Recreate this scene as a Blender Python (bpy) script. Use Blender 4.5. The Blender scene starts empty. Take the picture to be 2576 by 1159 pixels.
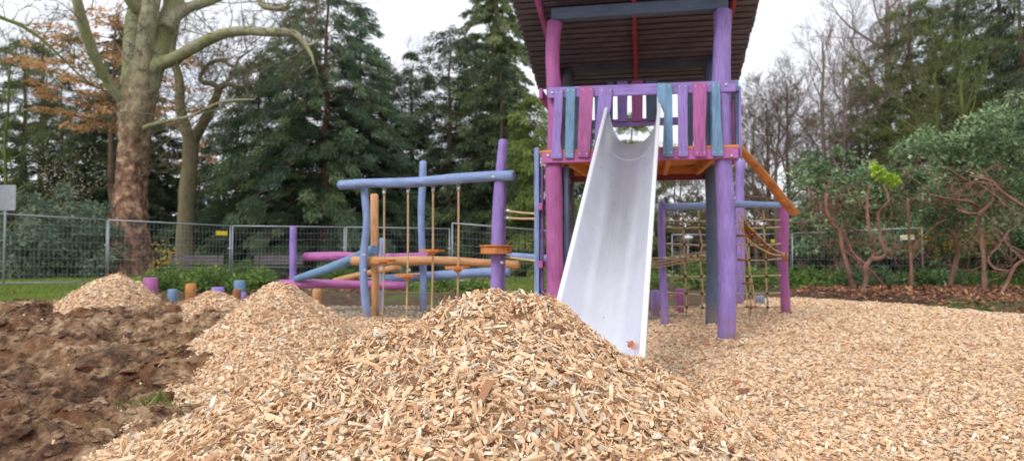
import bpy, math, random
import numpy as np
from mathutils import Vector, Matrix
PI = math.pi
C = bpy.context.scene.collection
# ------------------------------------------------------------------ camera
FPX, CX, CY = 1717.0, 1287.5, 579.5            # focal length in units of a 2575 wide frame
CAMZ = 1.06
PITCH = math.atan(55.5/1717.0)
cp, sp = math.cos(PITCH), math.sin(PITCH)
cam = bpy.data.cameras.new("camera"); camo = bpy.data.objects.new("camera", cam); C.objects.link(camo)
camo.location = (0, 0, CAMZ); camo.rotation_euler = (PI/2+PITCH, 0, 0)
cam.sensor_width = 36; cam.lens = 24.0; cam.clip_start = 0.05; cam.clip_end = 600
cam.dof.use_dof = True; cam.dof.focus_distance = 2.45; cam.dof.aperture_fstop = 3.2
bpy.context.scene.camera = camo

def P(px, py, Y):
    u = (px-CX)/FPX; v = (CY-py)/FPX
    d = (u, cp - v*sp, sp + v*cp)
    k = Y/d[1]
    return np.array([d[0]*k, Y, CAMZ + d[2]*k])
def PZ(px, py, z):
    """point where the line of sight meets height z"""
    u = (px-CX)/FPX; v = (CY-py)/FPX
    d = (u, cp - v*sp, sp + v*cp)
    k = (z-CAMZ)/d[2]
    return np.array([d[0]*k, d[1]*k, z])

# ------------------------------------------------------------------ noise
_tab = np.random.RandomState(7).rand(256, 256)
def vnoise(x, y, s=0):
    x = np.asarray(x, float)+s*17.3; y = np.asarray(y, float)+s*9.7
    xi = np.floor(x).astype(int); yi = np.floor(y).astype(int)
    fx = x-xi; fy = y-yi
    fx = fx*fx*(3-2*fx); fy = fy*fy*(3-2*fy)
    a = _tab[xi % 256, yi % 256]; b = _tab[(xi+1) % 256, yi % 256]
    c = _tab[xi % 256, (yi+1) % 256]; d = _tab[(xi+1) % 256, (yi+1) % 256]
    return (a*(1-fx)+b*fx)*(1-fy)+(c*(1-fx)+d*fx)*fy - 0.5
def fbm(x, y, o=4, s=0):
    r = 0; a = 1
    for k in range(o):
        r = r + a*vnoise(x*2**k, y*2**k, s+k*3); a *= .5
    return r
def sstep(a, b, x):
    t = np.clip((x-a)/(b-a), 0, 1); return t*t*(3-2*t)

# ------------------------------------------------------------------ mesh helpers
def make_mesh(name, V, Q=None, T=None, attrs=None, smooth=None):
    Q = np.zeros((0, 4), int) if Q is None else np.asarray(Q, int)
    T = np.zeros((0, 3), int) if T is None else np.asarray(T, int)
    me = bpy.data.meshes.new(name)
    me.vertices.add(len(V)); me.vertices.foreach_set('co', np.asarray(V, np.float32).ravel())
    nl = 4*len(Q)+3*len(T)
    me.loops.add(nl); me.loops.foreach_set('vertex_index', np.concatenate([Q.ravel(), T.ravel()]).astype(np.int32))
    me.polygons.add(len(Q)+len(T))
    ls = np.concatenate([np.arange(len(Q))*4, 4*len(Q)+np.arange(len(T))*3]).astype(np.int32)
    me.polygons.foreach_set('loop_start', ls)
    if smooth is not None:
        sm = np.asarray(smooth, bool) if not isinstance(smooth, bool) else np.full(len(Q)+len(T), smooth)
        me.polygons.foreach_set('use_smooth', sm)
    for k, (arr, typ) in (attrs or {}).items():
        at = me.attributes.new(k, typ, 'POINT')
        at.data.foreach_set('value' if typ == 'FLOAT' else 'vector', np.asarray(arr, np.float32).ravel())
    me.update(calc_edges=True)
    return me

class MB:
    """collects shapes into one mesh; g = (along, across, seed) coordinate for wood grain"""
    def __init__(s): s.V = []; s.G = []; s.Q = []; s.T = []; s.SQ = []; s.ST = []; s.n = 0
    def add(s, V, G, Q=None, T=None, sq=False, st=False):
        V = np.asarray(V, float)
        s.V.append(V); s.G.append(np.asarray(G, float))
        if Q is not None and len(Q): s.Q.append(np.asarray(Q, int)+s.n); s.SQ.append(np.full(len(Q), sq))
        if T is not None and len(T): s.T.append(np.asarray(T, int)+s.n); s.ST.append(np.full(len(T), st))
        s.n += len(V)
    def tube(s, pts, rad, n=10, jit=0.0, seed=0, caps=True, smooth=True, ell=1.0, round_end=True):
        pts = np.asarray(pts, float); m = len(pts)
        rad = np.full(m, rad, float) if np.isscalar(rad) else np.asarray(rad, float)
        if caps and round_end and m > 1 and rad[0] > .02:      # eased ends
            e = min(.25*rad[0], .02); d0 = pts[1]-pts[0]; d0 /= np.linalg.norm(d0); d1 = pts[-1]-pts[-2]; d1 /= np.linalg.norm(d1)
            pts = np.vstack([pts[0], pts[0]+d0*e, pts[1:-1], pts[-1]-d1*e, pts[-1]])
            rad = np.concatenate([[rad[0]-e], [rad[0]], rad[1:-1], [rad[-1]], [max(rad[-1]-e, .3*rad[-1])]]); m = len(pts)
        t = np.gradient(pts, axis=0); t /= (np.linalg.norm(t, axis=1)[:, None]+1e-9)
        up = np.array([0, 0, 1.]) if abs(t[0][2]) < .9 else np.array([1., 0, 0])
        u = np.cross(t[0], up); u /= np.linalg.norm(u)
        U = []
        for k in range(m):
            u = u - t[k]*np.dot(u, t[k]); u /= np.linalg.norm(u)+1e-9; U.append(u.copy())
        U = np.array(U); W = np.cross(t, U)
        a = np.linspace(0, 2*PI, n, endpoint=False)
        R = rad[:, None]*np.ones(n)
        L = np.concatenate([[0], np.cumsum(np.linalg.norm(np.diff(pts, axis=0), axis=1))])
        if jit:
            R = R*(1+jit*(vnoise(np.cos(a)[None, :]*1.3+5+L[:, None]*1.5/ max(rad.mean()*8, .2), np.sin(a)[None, :]*1.3+9+seed*3.1+0*L[:, None], seed)*2
                          + vnoise(L[:, None]*4+0*a[None, :], seed*2.7+np.cos(a)[None, :]*.5, seed+3)))
        V = pts[:, None, :]+R[:, :, None]*(np.cos(a)[None, :, None]*U[:, None, :]+ell*np.sin(a)[None, :, None]*W[:, None, :])
        V = V.reshape(-1, 3)
        G = np.stack([np.repeat(L, n), np.tile(np.sin(a), m)*np.repeat(rad, n)*1.5+np.tile(np.cos(a), m)*np.repeat(rad, n)*.7, np.full(m*n, seed*1.37)], 1)
        i = np.arange(m-1)[:, None]*n; j = np.arange(n)[None, :]; j2 = (j+1) % n
        Q = np.stack([(i+j), (i+j2), (i+n+j2), (i+n+j)], -1).reshape(-1, 4)
        T = []
        if caps:
            V = np.vstack([V, pts[0], pts[-1]]); G = np.vstack([G, [0, 0, seed*1.37], [L[-1], 0, seed*1.37]])
            c0 = m*n; c1 = c0+1; jj = np.arange(n)
            T = np.vstack([np.stack([np.full(n, c0), (jj+1) % n, jj], 1), np.stack([np.full(n, c1), (m-1)*n+jj, (m-1)*n+(jj+1) % n], 1)])
        s.add(V, G, Q, T, sq=smooth, st=False)
    def box(s, c, ax, half, seed=0):
        """c centre, ax 3 orthonormal axes (rows), half extents; first axis = grain"""
        c = np.asarray(c, float); ax = np.asarray(ax, float)
        k = np.array([[x, y, z] for x in (-1, 1) for y in (-1, 1) for z in (-1, 1)], float)*half
        V = c+k@ax
        G = np.stack([k[:, 0], k[:, 1]+k[:, 2], np.full(8, seed*1.37)], 1)
        Q = [[0, 1, 3, 2], [4, 6, 7, 5], [0, 4, 5, 1], [2, 3, 7, 6], [0, 2, 6, 4], [1, 5, 7, 3]]
        s.add(V, G, Q)
    def bar(s, p0, p1, w, h, side=None, seed=0):
        p0 = np.asarray(p0, float); p1 = np.asarray(p1, float)
        d = p1-p0; L = np.linalg.norm(d); d /= L
        if side is None: side = np.cross(d, [0, 0, 1.]) if abs(d[2]) < .95 else np.array([1., 0, 0])
        side = np.asarray(side, float); side = side-d*np.dot(side, d); side /= np.linalg.norm(side)
        s.box((p0+p1)/2, [d, side, np.cross(d, side)], [L/2, w/2, h/2], seed)
    def outline(s, pts2, o, ex, ez, ey, th, seed=0):
        """2-D outline (x,z) extruded by th along ey; centre fan"""
        pts2 = np.asarray(pts2, float); n = len(pts2)
        o, ex, ez, ey = map(lambda q: np.asarray(q, float), (o, ex, ez, ey))
        F = o+pts2[:, :1]*ex+pts2[:, 1:]*ez; B = F+ey*th
        cen = pts2.mean(0); cf = o+cen[0]*ex+cen[1]*ez; cb = cf+ey*th
        V = np.vstack([F, B, cf, cb]); g = np.stack([pts2[:, 1], pts2[:, 0], np.full(n, seed*1.37)], 1)
        G = np.vstack([g, g, [cen[1], cen[0], seed*1.37], [cen[1], cen[0], seed*1.37]])
        j = np.arange(n); j2 = (j+1) % n
        Q = np.stack([j, j+n, j2+n, j2], 1)
        T = np.vstack([np.stack([j, j2, np.full(n, 2*n)], 1), np.stack([j2+n, j+n, np.full(n, 2*n+1)], 1)])
        s.add(V, G, Q, T)
    def mesh(s, name, loc=(0, 0, 0)):
        V = np.vstack(s.V)-np.asarray(loc, float); G = np.vstack(s.G)
        Q = np.vstack(s.Q) if s.Q else None; T = np.vstack(s.T) if s.T else None
        sm = np.concatenate((s.SQ or [np.zeros(0)])+(s.ST or [np.zeros(0)])).astype(bool)
        return make_mesh(name, V, Q, T, {'cuv': (G, 'FLOAT_VECTOR')}, sm)

def crom(pts, k=6):
    """Catmull-Rom resample of rows (any width)"""
    p = np.asarray(pts, float); p = np.vstack([2*p[0]-p[1], p, 2*p[-1]-p[-2]]); out = []
    for i in range(1, len(p)-2):
        for t in np.arange(k)/k:
            a, b, c, d = p[i-1], p[i], p[i+1], p[i+2]
            out.append(.5*((2*b)+(-a+c)*t+(2*a-5*b+4*c-d)*t*t+(-a+3*b-3*c+d)*t**3))
    out.append(p[-2]); return np.array(out)

def root_loc(o):
    while o.parent: o = o.parent
    return np.array(o.location)
def empty(name, label, cat, loc, group=None):
    o = bpy.data.objects.new(name, None); C.objects.link(o); o.location = tuple(float(q) for q in loc); o.empty_display_size = .2
    o['label'] = label; o['category'] = cat
    if group: o['group'] = group
    return o
def part(name, mb, mat, parent, bevel=0):
    me = mb.mesh(name, root_loc(parent)) if isinstance(mb, MB) else mb
    me.materials.append(mat); o = bpy.data.objects.new(name, me); C.objects.link(o); o.parent = parent
    if bevel:
        b = o.modifiers.new("bevel", 'BEVEL'); b.width = bevel; b.segments = 2; b.limit_method = 'ANGLE'
    return o
def solo(name, mb, mat, label, cat, loc=(0, 0, 0), group=None, kind=None):
    loc = tuple(float(q) for q in loc)
    me = mb.mesh(name, loc) if isinstance(mb, MB) else mb
    me.materials.append(mat); o = bpy.data.objects.new(name, me); C.objects.link(o); o.location = loc
    if label: o['label'] = label
    if cat: o['category'] = cat
    if group: o['group'] = group
    if kind: o['kind'] = kind
    return o

# ------------------------------------------------------------------ materials
def lin(r, g, b, k=1.0):
    f = lambda c: ((c/255+.055)/1.055)**2.4 if c/255 > .04045 else c/255/12.92
    return (f(r)*k, f(g)*k, f(b)*k, 1)
def mat_new(name):
    m = bpy.data.materials.new(name); m.use_nodes = True; nt = m.node_tree
    b = nt.nodes['Principled BSDF']; return m, nt, b
def N(nt, t, **kw):
    n = nt.nodes.new(t)
    for k, v in kw.items(): setattr(n, k, v)
    return n
def ramp(nt, stops, fac, interp='LINEAR'):
    r = N(nt, 'ShaderNodeValToRGB'); e = r.color_ramp.elements; r.color_ramp.interpolation = interp
    e[0].position = stops[0][0]; e[0].color = stops[0][1]; e[1].position = stops[-1][0]; e[1].color = stops[-1][1]
    for p, c in stops[1:-1]:
        q = e.new(p); q.color = c
    nt.links.new(fac, r.inputs[0]); return r.outputs[0]
def mixc(nt, a, b, fac, mode='MIX'):
    m = N(nt, 'ShaderNodeMix', data_type='RGBA', blend_type=mode)
    for s, v in ((0, fac), (6, a), (7, b)):
        if hasattr(v, 'links'): nt.links.new(v, m.inputs[s])
        else: m.inputs[s].default_value = v
    return m.outputs[2]
def noise(nt, vec, scale, detail=3, rough=.5):
    n = N(nt, 'ShaderNodeTexNoise'); n.inputs['Scale'].default_value = scale; n.inputs['Detail'].default_value = detail; n.inputs['Roughness'].default_value = rough
    if vec is not None: nt.links.new(vec, n.inputs['Vector'])
    return n.outputs['Fac']
def mapping(nt, vec, sc):
    m = N(nt, 'ShaderNodeMapping'); m.inputs['Scale'].default_value = sc; nt.links.new(vec, m.inputs['Vector']); return m.outputs[0]
def attr(nt, name): return N(nt, 'ShaderNodeAttribute', attribute_name=name)
def bump(nt, b, h, strength, dist=.01):
    n = N(nt, 'ShaderNodeBump'); n.inputs['Strength'].default_value = strength; n.inputs['Distance'].default_value = dist
    nt.links.new(h, n.inputs['Height']); nt.links.new(n.outputs[0], b.inputs['Normal'])
def maprange(nt, v, a, b, c, d):
    n = N(nt, 'ShaderNodeMapRange'); nt.links.new(v, n.inputs[0])
    for i, q in enumerate((a, b, c, d)): n.inputs[i+1].default_value = q
    return n.outputs[0]

def paint(name, col, rough=.55, grain=.22, blotch=.18, bumpd=.35, wear=None):
    m, nt, b = mat_new(name)
    g = attr(nt, 'cuv').outputs['Vector']
    n1 = noise(nt, mapping(nt, g, (5, 90, 1)), 1, 4, .6)
    n2 = noise(nt, mapping(nt, g, (2.2, 9, 1)), 1, 3)
    dark = tuple(c*(1-grain*2.2) for c in col[:3])+(1,); light = tuple(min(1, c*(1+grain)+.01) for c in col[:3])+(1,)
    c1 = ramp(nt, [(.3, dark), (.5, col), (.72, light)], n1)
    c2 = mixc(nt, c1, tuple(min(1, c*1.35+.03) for c in col[:3])+(1,), maprange(nt, n2, .45, .75, 0, blotch*2))
    if wear:
        geo = N(nt, 'ShaderNodeNewGeometry')
        n3 = noise(nt, mapping(nt, g, (9, 26, 1)), 1, 5, .7)
        c2 = mixc(nt, c2, wear, maprange(nt, n3, .66, .72, 0, .8))
    geo = N(nt, 'ShaderNodeNewGeometry'); sz = N(nt, 'ShaderNodeSeparateXYZ'); nt.links.new(geo.outputs['Position'], sz.inputs[0])
    nd = noise(nt, geo.outputs['Position'], 7, 5, .7); mu = N(nt, 'ShaderNodeMath', operation='MULTIPLY'); nt.links.new(maprange(nt, sz.outputs[2], .04, .4, .9, 0), mu.inputs[0]); nt.links.new(maprange(nt, nd, .4, .62, .1, 1), mu.inputs[1])
    c2 = mixc(nt, c2, lin(150, 122, 98), mu.outputs[0])
    n5 = noise(nt, geo.outputs['Position'], 3.1, 4, .6); c2 = mixc(nt, c2, (.6, .6, .64, 1), maprange(nt, n5, .40, .6, .35, 0), 'MULTIPLY')
    nt.links.new(c2, b.inputs['Base Color'])
    b.inputs['Roughness'].default_value = rough
    nt.links.new(maprange(nt, n1, .2, .8, rough-.1, rough+.15), b.inputs['Roughness'])
    bump(nt, b, n1, bumpd, .004)
    return m
M = {}
woodraw = lin(150, 110, 80)
M['purple'] = paint('purple_paint', lin(147, 122, 192), wear=lin(120, 92, 160))
M['magenta'] = paint('magenta_paint', lin(168, 90, 150), wear=lin(146, 70, 128))
M['pink'] = paint('magenta_beam_paint', lin(178, 98, 160))
M['blue'] = paint('blue_paint', lin(130, 152, 196), wear=lin(150, 150, 170))
M['steel_blue'] = paint('steel_blue_paint', lin(108, 144, 178))
M['slate'] = paint('slate_paint', lin(84, 100, 125))
M['dark'] = paint('dark_slate_paint', lin(62, 62, 74))
M['red'] = paint('red_paint', lin(158, 52, 68))
M['dark_red'] = paint('dark_red_paint', lin(118, 34, 52))
M['orange'] = paint('orange_wood', lin(206, 132, 66), grain=.3)
M['rawwood'] = paint('natural_log_wood', lin(196, 146, 98), grain=.3, blotch=.3)
M['brownwood'] = paint('old_brown_wood', lin(150, 92, 48), grain=.3)
M['slat'] = paint('roof_slat_wood', lin(88, 84, 96), grain=.3, blotch=.5)
M['roofing'] = paint('roofing', lin(26, 26, 30))
M['bench'] = paint('weathered_bench_wood', lin(96, 88, 90))
M['rope'] = paint('beige_rope', lin(196, 168, 128), rough=.85, grain=.25)
def metal(name, col, rough, met=1.0, streak=False):
    m, nt, b = mat_new(name); b.inputs['Metallic'].default_value = met
    b.inputs['Base Color'].default_value = col; b.inputs['Roughness'].default_value = rough
    return m, nt, b
M['galv'], _, _ = metal('galvanised_steel', lin(164, 168, 176), .5, .55)
M['bolt'], _, _ = metal('bolt_steel', lin(205, 205, 205), .35, .9)
m, nt, b = metal('brushed_slide_steel', lin(234, 234, 237), .4, .86)
g = attr(nt, 'cuv').outputs['Vector']
n1 = noise(nt, mapping(nt, g, (1.2, 60, 1)), 1, 4, .6); n2 = noise(nt, mapping(nt, g, (2.5, 5, 1)), 1, 5, .65); n3 = noise(nt, mapping(nt, g, (14, 22, 1)), 1, 2, .5)
nt.links.new(maprange(nt, n1, .3, .7, .34, .42), b.inputs['Roughness'])
c1 = ramp(nt, [(.3, lin(226, 226, 232)), (.6, lin(236, 236, 242))], n2)
c1 = mixc(nt, c1, lin(80, 74, 68), maprange(nt, n3, .735, .76, 0, .8))
nt.links.new(c1, b.inputs['Base Color']); bump(nt, b, n1, .03, .001); M['slide'] = m
M['rim'], _, _ = metal('slide_rim_steel', lin(240, 240, 243), .4, .3)
m, nt, b = mat_new('concrete'); b.inputs['Base Color'].default_value = lin(150, 142, 130); b.inputs['Roughness'].default_value = .9; M['concrete'] = m
def plain(name, col, rough=.6):
    m, nt, b = mat_new(name); tc = N(nt, 'ShaderNodeTexCoord')
    n1 = noise(nt, tc.outputs['Object'], 9, 4)
    nt.links.new(ramp(nt, [(.3, tuple(c*.8 for c in col[:3])+(1,)), (.7, col)], n1), b.inputs['Base Color'])
    b.inputs['Roughness'].default_value = rough; return m
M['yellow'] = plain('yellow_plate', lin(236, 206, 50), .4); M['cream'] = plain('cream_plate', lin(228, 226, 190), .4)
M['grey_sign'] = plain('grey_sign_back', lin(168, 172, 180), .5); M['bin'] = plain('green_bin', lin(30, 92, 78), .5)
M['black'] = plain('black_rubber', lin(50, 50, 52), .8); M['lampwhite'] = plain('lamp_cap', lin(225, 228, 232), .4)

def foliage_mat(name, stops, rough=.55, sheen=False, transl=.25):
    m, nt, b = mat_new(name); a = attr(nt, 'rnd').outputs['Fac']
    c = ramp(nt, stops, a); nt.links.new(c, b.inputs['Base Color']); b.inputs['Roughness'].default_value = rough
    b.inputs['Specular IOR Level'].default_value = .35
    if transl:
        tr = N(nt, 'ShaderNodeBsdfTranslucent'); nt.links.new(c, tr.inputs[0]); mx = N(nt, 'ShaderNodeMixShader'); mx.inputs[0].default_value = transl
        nt.links.new(b.outputs[0], mx.inputs[1]); nt.links.new(tr.outputs[0], mx.inputs[2])
        nt.links.new(mx.outputs[0], nt.nodes['Material Output'].inputs[0])
    return m
F = {}
F['yew'] = foliage_mat('yew_foliage', [(0, lin(42, 54, 43)), (.4, lin(78, 100, 76)), (.75, lin(107, 130, 91)), (1, lin(150, 163, 115))])
F['yew2'] = foliage_mat('dark_evergreen_foliage', [(0, lin(41, 53, 38)), (.5, lin(59, 74, 51)), (1, lin(127, 143, 93))])
F['olive'] = foliage_mat('olive_foliage', [(0, lin(51, 60, 37)), (.5, lin(101, 111, 69)), (1, lin(146, 146, 97))])
F['pale'] = foliage_mat('pale_conifer_foliage', [(0, lin(84, 100, 68)), (.5, lin(122, 136, 92)), (1, lin(160, 166, 120))])
F['cypress'] = foliage_mat('yellow_green_foliage', [(0, lin(72, 92, 44)), (.5, lin(114, 132, 63)), (1, lin(160, 167, 92))])
F['rust'] = foliage_mat('rust_foliage', [(0, lin(166, 125, 82)), (.5, lin(209, 162, 112)), (1, lin(228, 190, 141))])
F['rhodo'] = foliage_mat('rhododendron_leaves', [(0, lin(45, 58, 37)), (.45, lin(100, 125, 85)), (.8, lin(159, 185, 135)), (.97, lin(204, 220, 173)), (1, lin(233, 233, 110))], .4)
F['greyrhodo'] = foliage_mat('grey_green_leaves', [(0, lin(72, 92, 77)), (.5, lin(107, 127, 105)), (.94, lin(154, 169, 140)), (1, lin(187, 105, 77))], .45)
F['bush'] = foliage_mat('bush_leaves', [(0, lin(62, 90, 40)), (.5, lin(98, 128, 58)), (.93, lin(140, 160, 84)), (1, lin(214, 176, 60))])
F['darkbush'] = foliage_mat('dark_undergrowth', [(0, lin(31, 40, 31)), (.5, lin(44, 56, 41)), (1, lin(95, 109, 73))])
F['lime'] = foliage_mat('lime_sprout', [(0, lin(145, 177, 51)), (1, lin(190, 214, 91))])
F['yellow'] = foliage_mat('yellow_leaves', [(0, lin(140, 130, 50)), (1, lin(222, 190, 70))])
F['blossom'] = foliage_mat('pale_blossom', [(0, lin(120, 120, 96)), (.5, lin(188, 176, 162)), (1, lin(226, 214, 206))])
F['twig'] = foliage_mat('fine_twigs', [(0, lin(92, 78, 66)), (.5, lin(124, 106, 90)), (1, lin(140, 132, 96))], .8, transl=0)
F['mosstwig'] = foliage_mat('mossy_twigs', [(0, lin(68, 68, 44)), (.5, lin(96, 94, 62)), (1, lin(124, 122, 78))], .8, transl=0)
F['grass'] = foliage_mat('grass_blades', [(0, lin(90, 104, 45)), (.5, lin(115, 138, 59)), (.93, lin(144, 161, 78)), (1, lin(181, 151, 86))])
F['litter'] = foliage_mat('fallen_leaves', [(0, lin(76, 50, 39)), (.4, lin(124, 80, 60)), (.8, lin(161, 110, 81)), (1, lin(188, 148, 108))], .6, transl=.1)

def bark(name, c1, c2, moss=None, mossamt=.4, sc=6):
    m, nt, b = mat_new(name); g = attr(nt, 'cuv').outputs['Vector']; tc = N(nt, 'ShaderNodeTexCoord')
    n1 = noise(nt, mapping(nt, g, (2.5, 12, 1)), 1.5, 5, .65); n2 = noise(nt, tc.outputs['Object'], 1.3, 3)
    c = ramp(nt, [(.3, c1), (.7, c2)], n1)
    if moss: c = mixc(nt, c, moss, maprange(nt, n2, .64-mossamt*.35, .82-mossamt*.3, 0, .75))
    nt.links.new(c, b.inputs['Base Color']); b.inputs['Roughness'].default_value = .85; bump(nt, b, n1, .8, .04); return m
B = {}
m, nt, b = mat_new('plane_bark'); tc = N(nt, 'ShaderNodeTexCoord'); sx = N(nt, 'ShaderNodeSeparateXYZ'); nt.links.new(tc.outputs['Object'], sx.inputs[0])
n1 = noise(nt, mapping(nt, tc.outputs['Object'], (3.2, 3.2, 2.6)), 1.3, 7, .68); n2 = noise(nt, mapping(nt, tc.outputs['Object'], (1, 1, .5)), 2.4, 3)
ad = N(nt, 'ShaderNodeMath', operation='MULTIPLY_ADD'); nt.links.new(n2, ad.inputs[0]); ad.inputs[1].default_value = 5; nt.links.new(sx.outputs[2], ad.inputs[2])
low = ramp(nt, [(.36, lin(70, 48, 38)), (.5, lin(126, 92, 74)), (.62, lin(186, 152, 124))], n1)
hi = ramp(nt, [(.3, lin(118, 104, 82)), (.5, lin(160, 154, 122)), (.7, lin(184, 182, 150))], n1)
c = mixc(nt, low, hi, maprange(nt, ad.outputs[0], 7.2, 11.5, 0, 1))
c = mixc(nt, c, lin(140, 146, 82), maprange(nt, n2, .5, .62, 0, .65)) if False else c
nt.links.new(c, b.inputs['Base Color']); b.inputs['Roughness'].default_value = .85; bump(nt, b, n1, 1, .08); B['plane'] = m
B['limb'] = bark('mossy_limb_bark', lin(126, 122, 98), lin(172, 170, 140), lin(138, 142, 84), .6)
B['pale'] = bark('pale_trunk_bark', lin(104, 94, 72), lin(150, 138, 108), lin(130, 128, 84), .4)
B['twig'] = bark('olive_twig_bark', lin(86, 78, 58), lin(128, 120, 92))
B['brown'] = bark('brown_bark', lin(84, 68, 58), lin(118, 98, 84))
B['redbrown'] = bark('red_brown_bark', lin(92, 58, 46), lin(140, 92, 74))
B['rhodo'] = bark('twisted_stem_bark', lin(104, 72, 60), lin(164, 124, 106))
B['moss'] = bark('mossy_branch_bark', lin(62, 56, 40), lin(90, 84, 56), lin(104, 116, 42), .9)
B['purplish'] = bark('purple_brown_bark', lin(112, 92, 88), lin(146, 126, 118))

# chips
def chip_mat(name, stops):
    m, nt, b = mat_new(name); r = attr(nt, 'rnd').outputs['Fac']; g = attr(nt, 'cuv').outputs['Vector']
    c = ramp(nt, stops, r)
    n1 = noise(nt, mapping(nt, g, (28, 420, 1)), 1, 3, .6)
    c = mixc(nt, c, (.66, .56, .46, 1), maprange(nt, n1, .3, .7, .5, 0), 'MULTIPLY')
    geo = N(nt, 'ShaderNodeNewGeometry'); n6 = noise(nt, geo.outputs['Position'], 1.6, 4, .6)
    c = mixc(nt, c, (.78, .66, .56, 1), maprange(nt, n6, .56, .7, 0, .4), 'MULTIPLY')
    nt.links.new(c, b.inputs['Base Color']); b.inputs['Roughness'].default_value = .72; b.inputs['Specular IOR Level'].default_value = .3
    bump(nt, b, n1, .25, .002)
    return m
CS = [(0, lin(114, 85, 66)), (.04, lin(171, 129, 99)), (.13, lin(216, 174, 135)), (.38, lin(234, 198, 160)), (.62, lin(242, 214, 178)), (.82, lin(248, 227, 196)), (.92, lin(251, 243, 223)), (.95, lin(210, 198, 182)), (1, lin(181, 174, 162))]
M['chip'] = chip_mat('wood_chip', CS)
M['pebble'] = chip_mat('pebble', [(0, lin(110, 98, 82)), (.5, lin(164, 150, 128)), (1, lin(206, 194, 172))])
def ground_mat(name, stops, scale, bs=.6, bd=.02, scale2=None, stops2=None, thr=(.5, .6)):
    m, nt, b = mat_new(name); tc = N(nt, 'ShaderNodeTexCoord'); o = tc.outputs['Object']
    n1 = noise(nt, o, scale, 8, .7); c = ramp(nt, stops, n1)
    if stops2:
        n2 = noise(nt, o, scale2, 4, .6); n3 = noise(nt, o, scale*1.7, 8, .7)
        c = mixc(nt, c, ramp(nt, stops2, n3), maprange(nt, n2, thr[0], thr[1], 0, 1))
    nt.links.new(c, b.inputs['Base Color']); b.inputs['Roughness'].default_value = .9; b.inputs['Specular IOR Level'].default_value = .25
    bump(nt, b, n1, bs, bd); return m
M['soil'] = ground_mat('forest_soil', [(.3, lin(58, 44, 36)), (.5, lin(86, 66, 52)), (.7, lin(116, 92, 72))], 6, 1, .05, .35, [(.3, lin(70, 78, 42)), (.7, lin(96, 108, 56))])
M['lawn'] = ground_mat('lawn_turf', [(.3, lin(82, 96, 42)), (.7, lin(118, 138, 62))], 5, .8, .03, .5, [(.3, lin(112, 112, 66)), (.7, lin(138, 138, 84))], (.45, .7))
M['path'] = ground_mat('park_path', [(.3, lin(128, 112, 102)), (.7, lin(170, 154, 144))], 12)
M['chipbed'] = ground_mat('chip_bed', [(.25, lin(120, 88, 62)), (.42, lin(196, 152, 112)), (.58, lin(228, 190, 150)), (.75, lin(242, 216, 182))], 26, 1, .03)
M['gravel'] = ground_mat('gravel_bed', [(.3, lin(120, 106, 88)), (.5, lin(160, 146, 124)), (.7, lin(194, 180, 156))], 24, 1, .02)
m, nt, b = mat_new('churned_mud'); tc = N(nt, 'ShaderNodeTexCoord'); o = tc.outputs['Object']
n1 = noise(nt, o, 9, 8, .72); n2 = noise(nt, o, .8, 4, .6); n3 = noise(nt, o, 45, 4, .7); n4 = noise(nt, o, 2.2, 5, .6)
c = ramp(nt, [(.36, lin(52, 36, 26)), (.5, lin(118, 84, 60)), (.64, lin(182, 142, 108))], n1)
c2 = ramp(nt, [(.36, lin(98, 70, 50)), (.5, lin(182, 144, 108)), (.62, lin(232, 204, 168))], n1)
c = mixc(nt, c, c2, maprange(nt, n2, .46, .54, 0, .9))
c = mixc(nt, c, lin(140, 94, 64), maprange(nt, n4, .53, .62, 0, .6))
c = mixc(nt, c, lin(150, 132, 122), maprange(nt, noise(nt, o, 4.3, 4, .6), .60, .68, 0, .3))
c = mixc(nt, c, lin(60, 44, 34), maprange(nt, n3, .38, .3, 0, .5))
nt.links.new(c, b.inputs['Base Color']); nt.links.new(maprange(nt, n4, .35, .6, .55, .95), b.inputs['Roughness']); b.inputs['Specular IOR Level'].default_value = .3
ad = N(nt, 'ShaderNodeMath', operation='ADD'); nt.links.new(n1, ad.inputs[0]); nt.links.new(n3, ad.inputs[1]); bump(nt, b, ad.outputs[0], 1, .05); M['mud'] = m

# ------------------------------------------------------------------ terrain
def base_h(x, y):
    x = np.asarray(x, float); y = np.asarray(y, float)
    h = .02*fbm(x*.3, y*.3, 3, 5)
    h = h + .10*sstep(13, 20, y)*sstep(-6, -14, x)
    h = h - .16*sstep(6, 10, x)*sstep(17, 22, y)
    h = h + .16*sstep(13.4, 14.6, y)*sstep(-6.5, -5, x)*sstep(2.4, 1, x)*sstep(17.5, 15.5, y)      # bank behind the climbing frame
    h = h + .14*sstep(.1, .9, poly_in(x, y, BANK))
    return h
def poly_sdf(x, y, poly):
    """signed distance, negative inside"""
    x = np.asarray(x, float); y = np.asarray(y, float)
    d = np.full(x.shape, 1e9); s = np.ones(x.shape)
    n = len(poly); j = n-1
    for i in range(n):
        ax, ay = poly[i]; bx, by = poly[j]
        ex, ey = bx-ax, by-ay; wx, wy = x-ax, y-ay
        t = np.clip((wx*ex+wy*ey)/(ex*ex+ey*ey), 0, 1)
        d = np.minimum(d, (wx-ex*t)**2+(wy-ey*t)**2)
        c1 = y >= ay; c2 = y < by; c3 = ex*wy > ey*wx
        s = np.where((c1 & c2 & c3) | (~c1 & ~c2 & ~c3), -s, s); j = i
    return s*np.sqrt(d)
def poly_in(x, y, poly): return -poly_sdf(x, y, poly)
BANK = [(6.4, 16.3), (7.4, 15.5), (8.15, 14.0), (8.4, 11.3), (8.95, 8), (9.6, 5), (30, 5), (30, 21), (16, 20), (10, 19.4), (7, 18.4)]
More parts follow.
